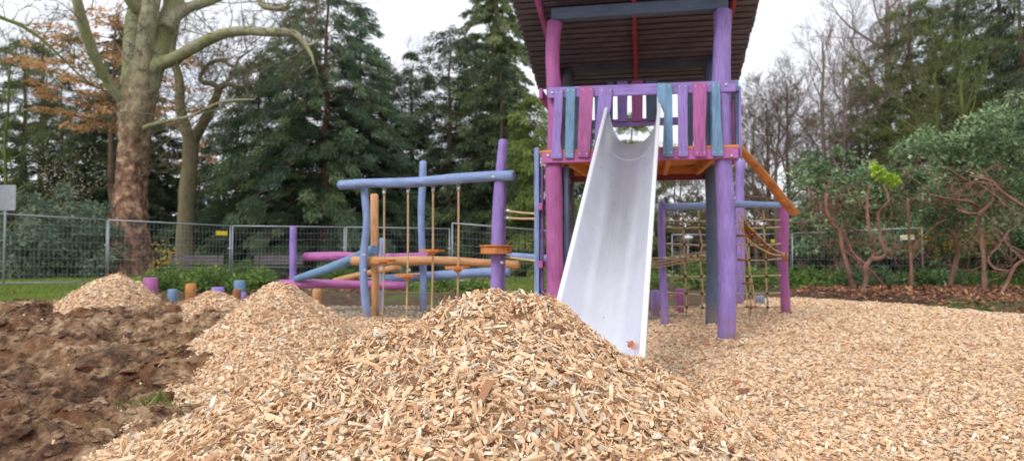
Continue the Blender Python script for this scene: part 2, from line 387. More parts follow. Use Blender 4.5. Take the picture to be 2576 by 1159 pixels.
MULCH = [(-1.75, 2.4), (-2.0, 3.5), (-2.35, 4.7), (-2.65, 5.6), (-3.3, 7.4), (-4.1, 8.5), (-5.2, 9.7), (-7.3, 10.2), (-7.5, 11.9), (-5.4, 12.3), (-4.4, 11.4), (-3, 10.7), (-1.5, 10.4),
         (.5, 10.6), (2.27, 11.2), (4.18, 14), (6.57, 15.9), (7.3, 15.2), (8.0, 13.5), (8.3, 11), (8.9, 8), (9.5, 4), (9.5, -2), (-1.3, -2)]
MUD = [(-1.2, 1.2), (-1.4, 3.5), (-1.8, 4.7), (-2.2, 5.8), (-2.8, 7.4), (-3.6, 8.9), (-4.8, 10.6), (-6.5, 12.6), (-8, 13.3), (-16, 13.4), (-16, 1.2)]
LAWN = [(-40, 13.2), (-7.6, 13.0), (-8.2, 15.0), (-10.0, 19.5), (-12.2, 24), (-13, 33), (-40, 33)]
LAWN2 = [(-3.2, 16.4), (2.6, 16.4), (4.5, 21), (5, 29.5), (-3.5, 29.5)]

class Heap:
    def __init__(s, x, y, h, mL, mR, mF, mB, a=.08, extra=None): s.__dict__.update(locals())
    def z(s, X, Y):
        dx = X-s.x; dy = Y-s.y; r = np.sqrt(dx*dx+dy*dy)+1e-6
        wx = (dx/r)**2; wy = (dy/r)**2
        m = np.where(dx > 0, s.mR, s.mL)*wx+np.where(dy > 0, s.mB, s.mF)*wy
        z = s.h-m*(np.sqrt(r*r+s.a*s.a)-s.a)
        toe = .12; z = np.where(z < toe, z, z)
        if s.extra is not None:
            for ex, ey, eh, er in s.extra: z = z+eh*np.exp(-((X-ex)**2+(Y-ey)**2)/er**2)
        n = fbm(X*2.3+s.x, Y*2.3+s.y, 2, 11)*.075+fbm(X*8, Y*8, 3, 4)*.05
        return z+n*np.clip(z*3, 0, 1)
HEAPS = [Heap(-.04, 2.98, .815, .42, .57, .48, .75, .13, [(.19, 2.95, .075, .15), (-.13, 2.96, .03, .10), (-.62, 2.9, .05, .2), (-1.5, 3.9, .12, .45)]),
         Heap(-2.39, 7.0, .72, .86, .74, .55, .6, .10, [(-1.9, 5.7, .10, .5)]),
         Heap(-3.90, 9.0, .50, .62, .60, .50, .6, .12, None),
         Heap(-6.33, 11.0, .72, .72, 1.0, .60, .9, .12, None)]
POSTS = [(.53, 8.6), (2.56, 8.2), (.82, 10.13), (2.85, 9.73), (2.32, 10.5), (4.57, 11.35), (4.48, 13.5), (-2.22, 10.42)]
def mulch_h(x, y):
    return base_h(x, y)+.0+.04*fbm(x*1.2, y*1.2, 2, 8)+.055*fbm(x*3.2, y*3.2, 3, 2)+sum(.035*np.exp(-((x-a_)**2+(y-b_)**2)/.05) for a_, b_ in POSTS)
def mud_h(x, y):
    t = sstep(5.3, 6.3, y+.35*fbm(x*.8, y*.3, 2, 21)*2)
    r = fbm(x*1.3, y*1.9, 4, 31); r2 = np.abs(fbm(x*2.6, y*3.8, 4, 37)); r3 = fbm(x*9, y*9, 3, 41)
    h = -.07+.20*t+.19*r+.22*(.32-r2)+.085*r3+.03*fbm(x*24, y*24, 2, 47)
    h = h+.08*np.exp(-((y-7.9-.3*np.sin(x))/.45)**2)-.10*np.exp(-((y-7.0-.25*np.sin(x*1.3))/.4)**2)
    h = h*sstep(13.3, 12.0, y)+.02
    return h
def patch_edge(x, y, poly, w=.25, nz=.35):
    d = poly_sdf(x, y, poly)+nz*fbm(x*1.1, y*1.1, 3, 51)
    return d, sstep(0, w, d)
def grid(x0, x1, y0, y1, step, warp=None):
    nx = int((x1-x0)/step)+1; ny = int((y1-y0)/step)+1
    X, Y = np.meshgrid(np.linspace(x0, x1, nx), np.linspace(y0, y1, ny))
    i = np.arange(ny-1)[:, None]*nx+np.arange(nx-1)[None, :]
    Q = np.stack([i, i+1, i+nx+1, i+nx], -1).reshape(-1, 4)
    return X.ravel(), Y.ravel(), Q
def sheet(name, x0, x1, y0, y1, step, hf, mat, poly=None, keep=None, w=.25, nz=.35, extra=None, label=None, cat=None, kind='structure', smooth=True):
    X, Y, Q = grid(x0, x1, y0, y1, step)
    Z = hf(X, Y)
    if poly is not None:
        d, e = patch_edge(X, Y, poly, w, nz); Z = Z-e*(.5 if name == 'mulch_bed' else .25)
        ok = (d < w*1.5)
        Q = Q[ok[Q].any(1)]
    if keep is not None: Q = Q[keep(X, Y)[Q].any(1)]
    used = np.unique(Q); mp = np.full(len(X), -1); mp[used] = np.arange(len(used))
    V = np.stack([X, Y, Z], 1)[used]; Q = mp[Q]
    me = make_mesh(name, V, Q, None, None, smooth)
    return solo(name, me, mat, label, cat, kind=kind)

# ground: fine near, coarse to the horizon
xs = np.concatenate([-np.geomspace(300, 14, 14), np.arange(-13.5, 13.6, .3), np.geomspace(14, 300, 14)])
ys = np.concatenate([[-60, -30, -15, -8, -4], np.arange(-2, 26, .3), np.geomspace(26.5, 400, 20)])
X, Y = np.meshgrid(xs, ys); nx = len(xs); X = X.ravel(); Y = Y.ravel()
i = np.arange(len(ys)-1)[:, None]*nx+np.arange(nx-1)[None, :]
Q = np.stack([i, i+1, i+nx+1, i+nx], -1).reshape(-1, 4)
gz = base_h(X, Y)-.02-.25*(1-sstep(0, .8, np.minimum(poly_sdf(X, Y, MUD), 5)+.5))-.15*sstep(0, .4, -np.maximum(poly_sdf(X, Y, MULCH), -2))
solo('ground', make_mesh('ground', np.stack([X, Y, gz], 1), Q, None, None, True), M['soil'], None, None, kind='structure')
sheet('mud', -16, -1.0, 1.2, 13.6, .03, mud_h, M['mud'], MUD, w=.3, nz=.2)
sheet('lawn', -40, 6.5, 12.6, 33, .2, lambda x, y: base_h(x, y)+.03+.04*fbm(x*2, y*2, 3, 6), M['lawn'], LAWN, w=.3)
sheet('lawn', -5, 6.5, 15.6, 30, .2, lambda x, y: base_h(x, y)+.03+.04*fbm(x*2, y*2, 3, 6), M['lawn'], LAWN2, w=.3)
sheet('path', -40, 9, 30.0, 32.0, .5, lambda x, y: base_h(x, y)+.09, M['path'])
sheet('gravel_bed', -5, 3.2, 9.6, 13.6, .08, lambda x, y: base_h(x, y)+.012+.02*fbm(x*5, y*5, 2, 9), M['gravel'], [(-4.7, 10), (-4.4, 13.2), (1.6, 13.4), (2.9, 11.4), (.5, 10)], w=.2)
sheet('mulch_bed', -8, 9.8, -2, 16.2, .06, mulch_h, M['chipbed'], MULCH, w=.1, nz=.15)

# ------------------------------------------------------------------ wood chips
def chips(n, rs, pos, nrm, L, Wd, Th, tilt=.35, lift=.012):
    """pos,nrm (n,3); sizes arrays -> V,Q,rnd,cuv"""
    a = rs.rand(n)*2*PI
    ref = np.tile([0, 0, 1.], (n, 1)); t1 = np.cross(nrm, np.stack([np.cos(a), np.sin(a), 0*a], 1)); t1 /= np.linalg.norm(t1, axis=1)[:, None]
    nn = nrm+rs.normal(0, tilt, (n, 3))*np.stack([np.ones(n)]*3, 1); nn /= np.linalg.norm(nn, axis=1)[:, None]
    t1 = t1-nn*(t1*nn).sum(1)[:, None]; t1 /= np.linalg.norm(t1, axis=1)[:, None]; t2 = np.cross(nn, t1)
    c = pos+nrm*(rs.rand(n)*lift)[:, None]
    s = np.array([[-1, -1, -1], [1, -1, -1], [1, 1, -1], [-1, 1, -1], [-1, -1, 1], [1, -1, 1], [1, 1, 1], [-1, 1, 1]], float)
    k = np.tile(s, (n, 1, 1))
    e0 = rs.uniform(-.35, .35, n); e1 = rs.uniform(-.35, .35, n)            # skewed ends
    tp = rs.uniform(.35, 1.0, n); tp2 = rs.uniform(.5, 1, n)
    x = k[:, :, 0].copy(); y = k[:, :, 1].copy(); z = k[:, :, 2].copy()
    fr = (x > 0)
    yy = y*np.where(fr, tp[:, None], tp2[:, None])
    xx = x+y*np.where(fr, e0[:, None], e1[:, None])*(Wd/L)[:, None]*1.6
    zz = z*np.where(fr, rs.uniform(.3, 1, n)[:, None], 1)+x*0
    yy = yy+(z*rs.uniform(-.4, .4, n)[:, None])
    xx += rs.uniform(-.08, .08, xx.shape); yy += rs.uniform(-.12, .12, yy.shape)
    V = c[:, None, :]+(xx*L[:, None]/2)[:, :, None]*t1[:, None, :]+(yy*Wd[:, None]/2)[:, :, None]*t2[:, None, :]+(zz*Th[:, None]/2)[:, :, None]*nn[:, None, :]
    q = np.array([[0, 3, 2, 1], [4, 5, 6, 7], [0, 1, 5, 4], [1, 2, 6, 5], [2, 3, 7, 6], [3, 0, 4, 7]])
    Q = (np.arange(n)[:, None, None]*8+q[None]).reshape(-1, 4)
    r = np.repeat(rs.rand(n), 8)
    off = np.repeat(rs.rand(n, 1)*50, 8, axis=0)
    G = np.stack([(xx*L[:, None]/2).ravel()+off[:, 0], (yy*Wd[:, None]/2+zz*Th[:, None]/2).ravel()+off[:, 0], off[:, 0]], 1)
    return V.reshape(-1, 3), Q, r, G
def normals(hf, x, y, e=.03):
    dx = (hf(x+e, y)-hf(x-e, y))/(2*e); dy = (hf(x, y+e)-hf(x, y-e))/(2*e)
    n = np.stack([-dx, -dy, np.ones_like(dx)], 1); return n/np.linalg.norm(n, axis=1)[:, None]
def sizes(rs, n, l, w):
    L = np.clip(rs.lognormal(math.log(l), .48, n), l*.35, l*2.9); W = np.clip(rs.lognormal(math.log(w), .4, n), w*.35, w*2.4); W = np.minimum(W, L*.8)
    T = W*rs.uniform(.14, .38, n); return L, W, T
def all_h(x, y):
    return np.maximum(mulch_h(x, y), np.max([h.z(x, y) for h in HEAPS], axis=0))
rs = np.random.RandomState(3)
def chip_set(hf, x, y, l, w, tilt, lift, rs):
    nm = normals(hf, x, y); pos = np.stack([x, y, hf(x, y)], 1); L, W, T = sizes(rs, len(x), l, w)
    return chips(len(x), rs, pos, nm, L, W, T, tilt, lift)
def join(sets):
    V = []; Q = []; R = []; G = []; n = 0
    for v, q, r, g in sets: V.append(v); Q.append(q+n); R.append(r); G.append(g); n += len(v)
    return np.vstack(V), np.vstack(Q), np.concatenate(R), np.vstack(G)
def heap_object(k, R, dens, l, w, label, tilt=.42, lift=.03, step=.03, dens_back=None):
    h = HEAPS[k]
    def top(x, y):
        z = h.z(x, y); b = mulch_h(x, y)
        for j, o in enumerate(HEAPS):
            if j != k: b = np.maximum(b, o.z(x, y))
        return z, b
    X, Y, Q = grid(h.x-R, h.x+R, h.y-R, h.y+R, step)
    z, b = top(X, Y); ok = (z > b-.04) & (z > -.1)
    Q = Q[ok[Q].all(1)]; used = np.unique(Q); mp = np.full(len(X), -1); mp[used] = np.arange(len(used))
    V0 = np.stack([X, Y, z], 1)[used]; Q0 = mp[Q]; n0 = len(V0)
    n = int(dens*(2*R)**2); x = h.x+(rs.rand(n)*2-1)*R; y = h.y+(rs.rand(n)*2-1)*R
    z, b = top(x, y); keep = z > b-.015
    if dens_back: keep &= (y < h.y+.45) | (rs.rand(n) < dens_back)
    x = x[keep]; y = y[keep]
    sets = [chip_set(h.z, x, y, l, w, tilt, lift, rs)]
    m2 = len(x)//3                                   # fine slivers
    sets.append(chip_set(h.z, x[:m2]+.01, y[:m2]+.013, l*.5, w*.4, tilt*1.5, lift*1.15, rs))
    m3 = len(x)//40; sets.append(chip_set(h.z, x[-m3:]+.02, y[-m3:], l*1.9, w*1.7, tilt, lift*1.2, rs))
    sets.append(chip_set(h.z, x[-3*m3:-m3]+.02, y[-3*m3:-m3], l*2.0, w*.35, tilt, lift*1.25, rs))
    V, Q, r, G = join(sets)
    g0 = np.stack([V0[:, 0], V0[:, 1], V0[:, 2]*0], 1)
    r0 = .05+.35*rs.rand(n0)
    me = make_mesh('wood_chip_pile', np.vstack([V0, V])-np.array([h.x, h.y, 0]), np.vstack([Q0, Q+n0]), None,
                   {'rnd': (np.concatenate([r0, r]), 'FLOAT'), 'cuv': (np.vstack([g0, G]), 'FLOAT_VECTOR')}, False)
    return solo('wood_chip_pile', me, M['chip'], label, 'wood chip pile', loc=(h.x, h.y, 0))
heap_object(0, 2.5, 10800, .0235, .0100, 'large sharp heap of pale wood chips filling the foreground', .60, .044, .025, .5)
heap_object(1, 1.8, 4200, .030, .012, 'medium wood chip heap left of the blue leaning post and purple short log', .4, .03)
heap_object(2, 1.1, 3200, .034, .0135, 'low rounded wood chip heap in front of the short purple stump', .4, .03)
heap_object(3, 1.5, 2600, .038, .015, 'farthest wood chip heap, on the left, edged by grass and mud', .4, .03)

def field(dens, x0, x1, y0, y1, l, w, cond=None):
    n = int(dens*(x1-x0)*(y1-y0)); x = x0+rs.rand(n)*(x1-x0); y = y0+rs.rand(n)*(y1-y0)
    d = poly_sdf(x, y, MULCH)+.15*fbm(x*1.1, y*1.1, 3, 51)
    keep = (d < .14) & (np.max([h.z(x, y) for h in HEAPS], axis=0) < mulch_h(x, y)+.03) & (np.abs(x) < y*.75*1.12+1.2)
    if cond is not None: keep &= cond(x, y)
    x = x[keep]; y = y[keep]
    return chip_set(mulch_h, x, y, l, w, .38, .022, rs)
sets = [field(5600, -3, 5, 2.2, 5.2, .028, .0118), field(4300, -4, 7, 5.2, 7.5, .031, .0128), field(2800, -5.5, 9, 7.5, 10.3, .036, .0145), field(1700, -7.5, 9, 10.3, 16.2, .043, .0175)]
V, Q, r, G = join(sets)
solo('wood_chips', make_mesh('wood_chips', V, Q, None, {'rnd': (r, 'FLOAT'), 'cuv': (G, 'FLOAT_VECTOR')}, False), M['chip'],
     'pale wood chips spread over the play area floor', 'wood chips', kind='stuff')
print('field chips', len(V)//8)

# lumps: clods, pebbles
ico_v = []
ph = (1+5**.5)/2
for a_, b_ in ((1, ph), (-1, ph), (1, -ph), (-1, -ph)): ico_v += [(0, a_, b_), (a_, b_, 0), (b_, 0, a_)]
ico_v = np.array(ico_v, float); ico_v /= np.linalg.norm(ico_v[0])
from itertools import combinations
ico_f = []
for a_, b_, c_ in combinations(range(12), 3):
    if all(abs(np.linalg.norm(ico_v[p]-ico_v[q])-1.0515) < .01 for p, q in ((a_, b_), (b_, c_), (a_, c_))):
        nn = np.cross(ico_v[b_]-ico_v[a_], ico_v[c_]-ico_v[a_])
        ico_f.append((a_, b_, c_) if np.dot(nn, ico_v[a_]) > 0 else (a_, c_, b_))
ico_f = np.array(ico_f)
def lumps(pos, size, rs, flat=.6):
    n = len(pos); k = np.tile(ico_v, (n, 1, 1))*(1+rs.uniform(-.3, .3, (n, 12, 1)))
    sc = np.stack([size*rs.uniform(.7, 1.5, n), size*rs.uniform(.6, 1.1, n), size*flat*rs.uniform(.6, 1.2, n)], 1)
    k = k*sc[:, None, :]; a = rs.rand(n)*2*PI; ca, sa = np.cos(a)[:, None], np.sin(a)[:, None]
    x = k[..., 0]*ca-k[..., 1]*sa; y = k[..., 0]*sa+k[..., 1]*ca
    V = pos[:, None, :]+np.stack([x, y, k[..., 2]], -1)
    T = (np.arange(n)[:, None, None]*12+ico_f[None]).reshape(-1, 3)
    return V.reshape(-1, 3), T
def scatter(n, x0, x1, y0, y1, poly, rs, m=-.05):
    x = x0+rs.rand(n)*(x1-x0); y = y0+rs.rand(n)*(y1-y0); k = (poly_sdf(x, y, poly) < m) & (np.abs(x) < y*.75*1.15+1); return x[k], y[k]
sv, st, nn0 = [], [], 0
for n, sz, yy0, yy1 in ((9000, .012, 2.5, 6), (2600, .028, 2.5, 7), (500, .05, 3, 9), (260, .085, 4.5, 12), (9000, .022, 6, 13.2), (1100, .055, 7, 13.2)):
    x, y = scatter(n, -12, -1.2, yy0, yy1, MUD, rs)
    v, t = lumps(np.stack([x, y, mud_h(x, y)], 1), sz*rs.lognormal(0, .4, len(x)), rs); sv.append(v); st.append(t+nn0); nn0 += len(v)
solo('mud_clods', make_mesh('mud_clods', np.vstack(sv), None, np.vstack(st), None, False), M['mud'], 'crumbled brown clods of earth on the churned mud', 'earth', kind='stuff')
x, y = scatter(500, -6, -1.2, 2.6, 7, MUD, rs); x2, y2 = scatter(900, -11, -3, 7, 13, MUD, rs); x = np.concatenate([x, x2]); y = np.concatenate([y, y2])
# stray chips near the mud edge
kk = poly_sdf(x, y, MULCH) < rs.rand(len(x))**2*3.0; x = x[kk]; y = y[kk]
v, q, r, g = chip_set(mud_h, x, y, .034, .015, .4, .02, rs)
solo('stray_chips', make_mesh('stray_chips', v, q, None, {'rnd': (r, 'FLOAT'), 'cuv': (g, 'FLOAT_VECTOR')}, False), M['chip'], 'loose wood chips scattered over the brown mud', 'wood chips', kind='stuff')
GR = [(-4.6, 10), (-4.4, 13.2), (1.6, 13.4), (2.9, 11.4), (.5, 10)]
x, y = scatter(16000, -5, 3, 9.8, 13.5, GR, rs, .1)
v, t = lumps(np.stack([x, y, base_h(x, y)+.02], 1), .016*rs.lognormal(0, .3, len(x)), rs)
solo('gravel', make_mesh('gravel', v, None, t, {'rnd': (np.repeat(rs.rand(len(x)), 12), 'FLOAT'), 'cuv': (v, 'FLOAT_VECTOR')}, True), M['pebble'], 'beige gravel round the feet of the climbing frame', 'gravel', kind='stuff')

# ------------------------------------------------------------------ cards (leaves, blades)
def cards(pos, ax, L, W, rs, rnd, twist=None):
    """diamond leaves: pos base (n,3), ax direction, lengths, widths"""
    n = len(pos); ax = ax/(np.linalg.norm(ax, axis=1)[:, None]+1e-9)
    r = rs.normal(0, 1, (n, 3)); sd = np.cross(ax, r); sd /= np.linalg.norm(sd, axis=1)[:, None]+1e-9
    if twist is not None:
        sd = sd*(1-twist)+np.cross(ax, np.tile([0, 0, 1.], (n, 1)))*twist; sd /= np.linalg.norm(sd, axis=1)[:, None]+1e-9
    a = pos; b = pos+ax*(L*.5)[:, None]+sd*(W/2)[:, None]; c = pos+ax*L[:, None]; d = pos+ax*(L*.5)[:, None]-sd*(W/2)[:, None]
    nr = np.cross(ax, sd); b = b+nr*(W*.15)[:, None]; d = d+nr*(W*.15)[:, None]
    V = np.stack([a, b, c, d], 1).reshape(-1, 3); Q = np.arange(4*n).reshape(-1, 4)
    return V, Q, np.repeat(rnd, 4)
def card_mesh(name, V, Q, r, loc=(0, 0, 0)):
    return make_mesh(name, V-np.asarray(loc), Q, None, {'rnd': (r, 'FLOAT')}, False)
def clump_cards(cen, rad, per, L, W, rs, down=.0, flat=.7, fine=.5, bias=None):
    K = len(cen); per = np.maximum(1, (per*(rad/rad.mean())**2)).astype(int); idx = np.repeat(np.arange(K), per); n = len(idx)
    d = rs.normal(0, 1, (n, 3)); d /= np.linalg.norm(d, axis=1)[:, None]
    rr = rs.rand(n)**.45
    off = d*rr[:, None]*rad[idx][:, None]; off[:, 2] *= flat
    pos = cen[idx]+off
    ax = d*.7+rs.normal(0, .5, (n, 3)); ax[:, 2] -= down
    if bias is not None:
        b_ = bias[idx]; off += b_*((rs.rand(n)-.5)*1.5*rad[idx])[:, None]; pos = cen[idx]+off; ax = b_*.95+d*.45+rs.normal(0, .28, (n, 3)); ax[:, 2] -= down
    cl = rs.rand(K)
    rnd = np.clip(cl[idx]*(1-fine)+rs.rand(n)*fine, 0, 1)
    s = rs.uniform(.6, 1.35, n)
    return cards(pos, ax, L*s, W*s, rs, rnd)

def conifer(name, label, cat, px, Y, H, R, mat, seed, barkm='brown', z0=.6, dens=1.0, shape='cone', leaf=(.20, .034), lean=0, group='evergreen trees beyond the fence', gaps=0, droop=.26, trunkr=None, zb=0):
    rs = np.random.RandomState(seed); x = (px-CX)/FPX*Y; base = np.array([x, Y, zb])
    root = empty(name, label, cat, base, group)
    mb = MB(); zz = np.linspace(-.2, H*.96, 12); tr = trunkr or H*.018
    lx = lean*zz/H
    tp = np.stack([x+lx+rs.normal(0, .06, 12), Y+rs.normal(0, .06, 12), zz+zb], 1)
    mb.tube(tp, tr*(1-zz/H*.9), 9, .15, seed, smooth=True)
    cen = []; rad = []; bia = []
    nlev = int(H/.50*dens**.5); ga = 2.4
    az = rs.rand()*6
    for k in range(nlev):
        f = (k+rs.rand())/nlev; z = z0+(H-z0)*f
        prof = {'cone': (1-f)**.75*min(1, (f+.25)/.35), 'yew': (1-f**1.8)**.62*min(1, (f+.3)/.45), 'col': (1-f**3)**.5, 'dome': max(.05, 1-(2*f-.8)**2*.6)*(1-f**4)**.5}[shape]
        nb = 7 if dens >= 1 else 5
        for j in range(nb):
            az += ga+rs.normal(0, .3)
            if rs.rand() < gaps: continue
            Lb = R*prof*rs.uniform(.55, 1.15)+.25
            dx, dy = math.cos(az), math.sin(az)
            ns = max(2, int(Lb/.55))
            rise = rs.uniform(-.05, .3)
            for q in range(ns):
                t = (q+.6+rs.rand()*.6)/ns
                if t < .25 and rs.rand() < .6: continue
                cz = z+Lb*(rise*t-droop*2*t*t)+rs.normal(0, .08)
                if cz < .1: cz = .1+rs.rand()*.3
                cen.append([x+lean*f+dx*Lb*t+rs.normal(0, .1), Y+dy*Lb*t+rs.normal(0, .1), cz+zb])
                rad.append(rs.uniform(.24, .5)*(1-.35*f)); bia.append([dx, dy, rise-droop*4*t])
            if Lb > 1 and j % 2 == 0:
                t = np.linspace(0, .85, 5)
                mb.tube(np.stack([x+lean*f+dx*Lb*t, Y+dy*Lb*t, z+zb+Lb*(rise*t-droop*2*t*t)], 1), np.linspace(.045, .012, 5)*(1.2-f), 4, caps=False)
    cen = np.array(cen); rad = np.array(rad)
    V, Q, r = clump_cards(cen, rad, 104*dens, leaf[0], leaf[1], rs, down=.22, flat=.36, fine=.4, bias=np.array(bia))
    part('trunk', mb, B[barkm], root)
    part('crown', card_mesh('crown', V, Q, r, base), mat, root)
    return len(Q)

def grow(rs, p, d, L, r, depth, out, wander=.25, up=.1, kids=(3, 5), spread=.8, rmin=.007, shrink=.62):
    k = 5; pts = [p.copy()]; dd = d.copy()
    for i_ in range(k):
        dd = dd+rs.normal(0, wander/k**.5, 3); dd[2] += up/k; dd /= np.linalg.norm(dd); p = p+dd*L/k; pts.append(p.copy())
    pts = np.array(pts); rr = np.linspace(r, max(r*.35, rmin), k+1); out.append((pts, rr))
    if depth <= 0: return
    for j in range(rs.randint(kids[0], kids[1]+1)):
        t = rs.uniform(.25, 1); i0 = min(int(t*k), k-1); q = pts[i0]+(pts[i0+1]-pts[i0])*(t*k-i0)
        tg = pts[i0+1]-pts[i0]; tg /= np.linalg.norm(tg)
        s = rs.normal(0, 1, 3); s -= tg*np.dot(s, tg); s /= np.linalg.norm(s)
        nd = tg*(1-spread*.45)+s*spread*rs.uniform(.6, 1.1); nd /= np.linalg.norm(nd)
        grow(rs, q, nd, L*shrink*rs.uniform(.7, 1.15), max(rr[i0]*rs.uniform(.4, .6), rmin), depth-1, out, wander, up, kids, spread, rmin, shrink)
def branch_mesh(out, mb_thick, mb_thin=None, thr=.03, seed=0):
    for k, (pts, rr) in enumerate(out):
        if rr[0] > thr or mb_thin is None: mb_thick.tube(pts, rr, 7 if rr[0] > .05 else (5 if rr[0] > .03 else 3), .1 if rr[0] > .05 else 0, seed+k % 7, caps=False)
        else: mb_thin.tube(pts, rr, 3, 0, seed, caps=False)
def bare_tree(label, px, Y, H, r, seed, mat, depth=4, zb=0, lean=(0, 0), up=.25, kids=(3, 5), spread=.75, group='bare winter trees', trunkf=.35, L1=.4, nl=7, cat='bare tree'):
    rs = np.random.RandomState(seed); x = (px-CX)/FPX*Y; base = np.array([x, Y, zb])
    root = empty('bare_tree', label, cat, base, group)
    k = 9; zz = np.linspace(-.1, H*.8, k)
    tp = np.stack([x+lean[0]*zz/H+np.cumsum(rs.normal(0, .05, k)), Y+lean[1]*zz/H+np.cumsum(rs.normal(0, .05, k)), zz+zb], 1)
    rr = np.linspace(r, r*.25, k); mt = MB(); mt.tube(tp, rr, 9, .12, seed)
    out = []
    for j in range(nl*2):
        f = trunkf+(1-trunkf)*(j+rs.rand())/(nl*2); i0 = min(int(f*(k-1)), k-2); q = tp[i0]+(tp[i0+1]-tp[i0])*(f*(k-1)-i0)
        a = j*2.4+rs.rand(); el = rs.uniform(.3, 1.1)
        grow(rs, q, np.array([math.cos(a)*math.cos(el), math.sin(a)*math.cos(el), math.sin(el)]), H*L1*(1.15-f*.7)*rs.uniform(.7, 1.1), rr[i0]*.5, depth-1, out, .35, up, kids, spread, .006)
    mc = MB(); branch_mesh(out, mc, None, seed=seed)
    part('trunk', mt, mat, root); part('crown', mc, mat, root)
    return root

# ------------------------------------------------------------------ the plane tree and its neighbour
def limb(mb, pts, Y, widths, n=14, jit=.12, seed=0, dY=None, k=6):
    """pts in picture units with widths; becomes a real limb at depth Y(+dY)"""
    m = len(pts); dY = dY or [0]*m
    rows = [list(P(p[0], p[1], Y+dY[i_]))+[widths[i_]/FPX*(Y+dY[i_])/2] for i_, p in enumerate(pts)]
    r = crom(rows, k); mb.tube(r[:, :3], np.maximum(r[:, 3], .01), n, jit, seed, caps=True, round_end=False); return r
YT = 27.0
pb = P(328, 700, YT); plane = empty('plane_tree', 'massive bare plane tree with flaky red-brown bole and pale forking limbs behind the fence', 'tree', pb)
mb = MB()
pts = [(330, 712), (327, 692), (322, 640), (320, 580), (325, 500), (330, 430), (336, 350), (344, 280), (354, 215), (362, 160)]
wd = [140, 118, 106, 96, 76, 72, 74, 82, 84, 66]
rows = crom([list(P(p[0], p[1], YT))+[w/FPX*YT/2] for p, w in zip(pts, wd)], 12)
nn_ = 40; a = np.linspace(0, 2*PI, nn_, endpoint=False); Vs = []
for k_, rw in enumerate(rows):
    hgt = rw[2]
    wr = vnoise(a*0+hgt*6+2*vnoise(np.cos(a)*1.2+3, np.sin(a)*1.2, 3), np.cos(a)*1.6+7, 2)*.13*(1 if hgt < 8 else .5)+vnoise(np.cos(a)*2.2+9, np.sin(a)*2.2+hgt*.8+5, 6)*.3+vnoise(np.cos(a)*6+9, np.sin(a)*6+hgt*3+50, 8)*.10
    R_ = rw[3]*(1+wr); Vs.append(np.stack([rw[0]+R_*np.cos(a), rw[1]+R_*np.sin(a), np.full(nn_, hgt)], 1))
V = np.vstack(Vs); mm = len(rows); i = np.arange(mm-1)[:, None]*nn_; j = np.arange(nn_)[None, :]; j2 = (j+1) % nn_
mb.add(V, V, np.stack([(i+j), (i+j2), (i+nn_+j2), (i+nn_+j)], -1).reshape(-1, 4), None, sq=True)
lm = MB(); tips = []
limb(lm, [(333, 350), (333, 270), (331, 200), (330, 140), (334, 70), (343, 0), (352, -90), (350, -260), (372, -420)], YT, [34, 48, 46, 42, 38, 34, 28, 16, 4], seed=1, dY=[0, 0, .2, .4, .6, .8, 1, 1.4, 1.8])
limb(mb, [(340, 410), (348, 300), (356, 200), (366, 110), (374, 50), (384, -20), (392, -90), (410, -280), (405, -460)], YT, [30, 58, 46, 44, 44, 42, 38, 20, 4], seed=2, dY=[0, -.2, -.3, -.3, -.3, -.3, -.3, -.5, -.8])
limb(lm, [(342, 350), (356, 275), (378, 195), (400, 120), (418, 60), (438, 0), (465, -90), (520, -250), (545, -420)], YT, [34, 56, 54, 50, 48, 46, 40, 20, 4], seed=3, dY=[0, 0, 0, .2, .4, .6, .8, 1.2, 1.6])
part('trunk', mb, B['plane'], plane)
tips.append(limb(lm, [(318, 262), (300, 240), (268, 198), (242, 152), (222, 100), (205, 45), (188, -20), (172, -90), (130, -230), (120, -340)], YT, [36, 31, 27, 26, 25, 24, 22, 20, 12, 3], seed=4, dY=[0, -.3, -.7, -1.2, -1.6, -2, -2.4, -2.8, -3.3, -3.6]))
tips.append(limb(lm, [(380, 185), (395, 165), (435, 148), (480, 124), (540, 94), (600, 80), (680, 82), (735, 84), (760, 102), (782, 138), (790, 165)], YT, [44, 35, 29, 28, 27, 25, 22, 19, 15, 9, 4], seed=5, dY=[0, -.2, -.5, -.9, -1.3, -1.7, -2.1, -2.5, -2.7, -2.9, -3]))
tips.append(limb(lm, [(770, 118), (790, 110), (806, 98)], YT-2.8, [12, 8, 4], seed=6, n=7))
tips.append(limb(lm, [(415, 75), (440, 40), (480, 18), (530, 2), (600, -30)], YT, [40, 34, 26, 24, 20], seed=7, dY=[0, .4, .8, 1.2, 1.6]))
tips.append(limb(lm, [(362, 322), (390, 312), (430, 303), (480, 292), (530, 268), (570, 254), (640, 250)], YT, [12, 11, 9, 8, 7, 6, 4], seed=8, dY=[-.8, -1, -1.4, -1.8, -2.2, -2.6, -3]))
tips.append(limb(lm, [(500, -30), (640, -25), (655, 10), (680, 22), (715, 20), (730, 0), (760, -30)], YT, [14, 13, 12, 12, 11, 9, 8], seed=9, dY=[-1]*7))
tips.append(limb(lm, [(345, 30), (325, 0), (310, -40)], YT, [22, 24, 22], seed=10, dY=[.5, .2, 0]))
rt = np.random.RandomState(77); out = []
for tp_ in tips:
    for q in tp_[3::4]:
        for _ in range(2):
            d = rt.normal(0, 1, 3); d[1] *= .6; d[2] += rt.choice([-.5, .6]); d /= np.linalg.norm(d)
            grow(rt, q[:3], d, rt.uniform(1.0, 2.6), .030, 3, out, .6, 0, (2, 3), .8, .009)
part('limbs', lm, B['limb'], plane); tw = MB(); branch_mesh(out, tw, None, seed=3); part('twigs', tw, B['twig'], plane)
Y2 = 30.0; b2 = P(463, 665, Y2); t2 = empty('bare_tree', 'slim pale bare tree forking low behind the left park bench', 'bare tree', b2, 'bare winter trees')
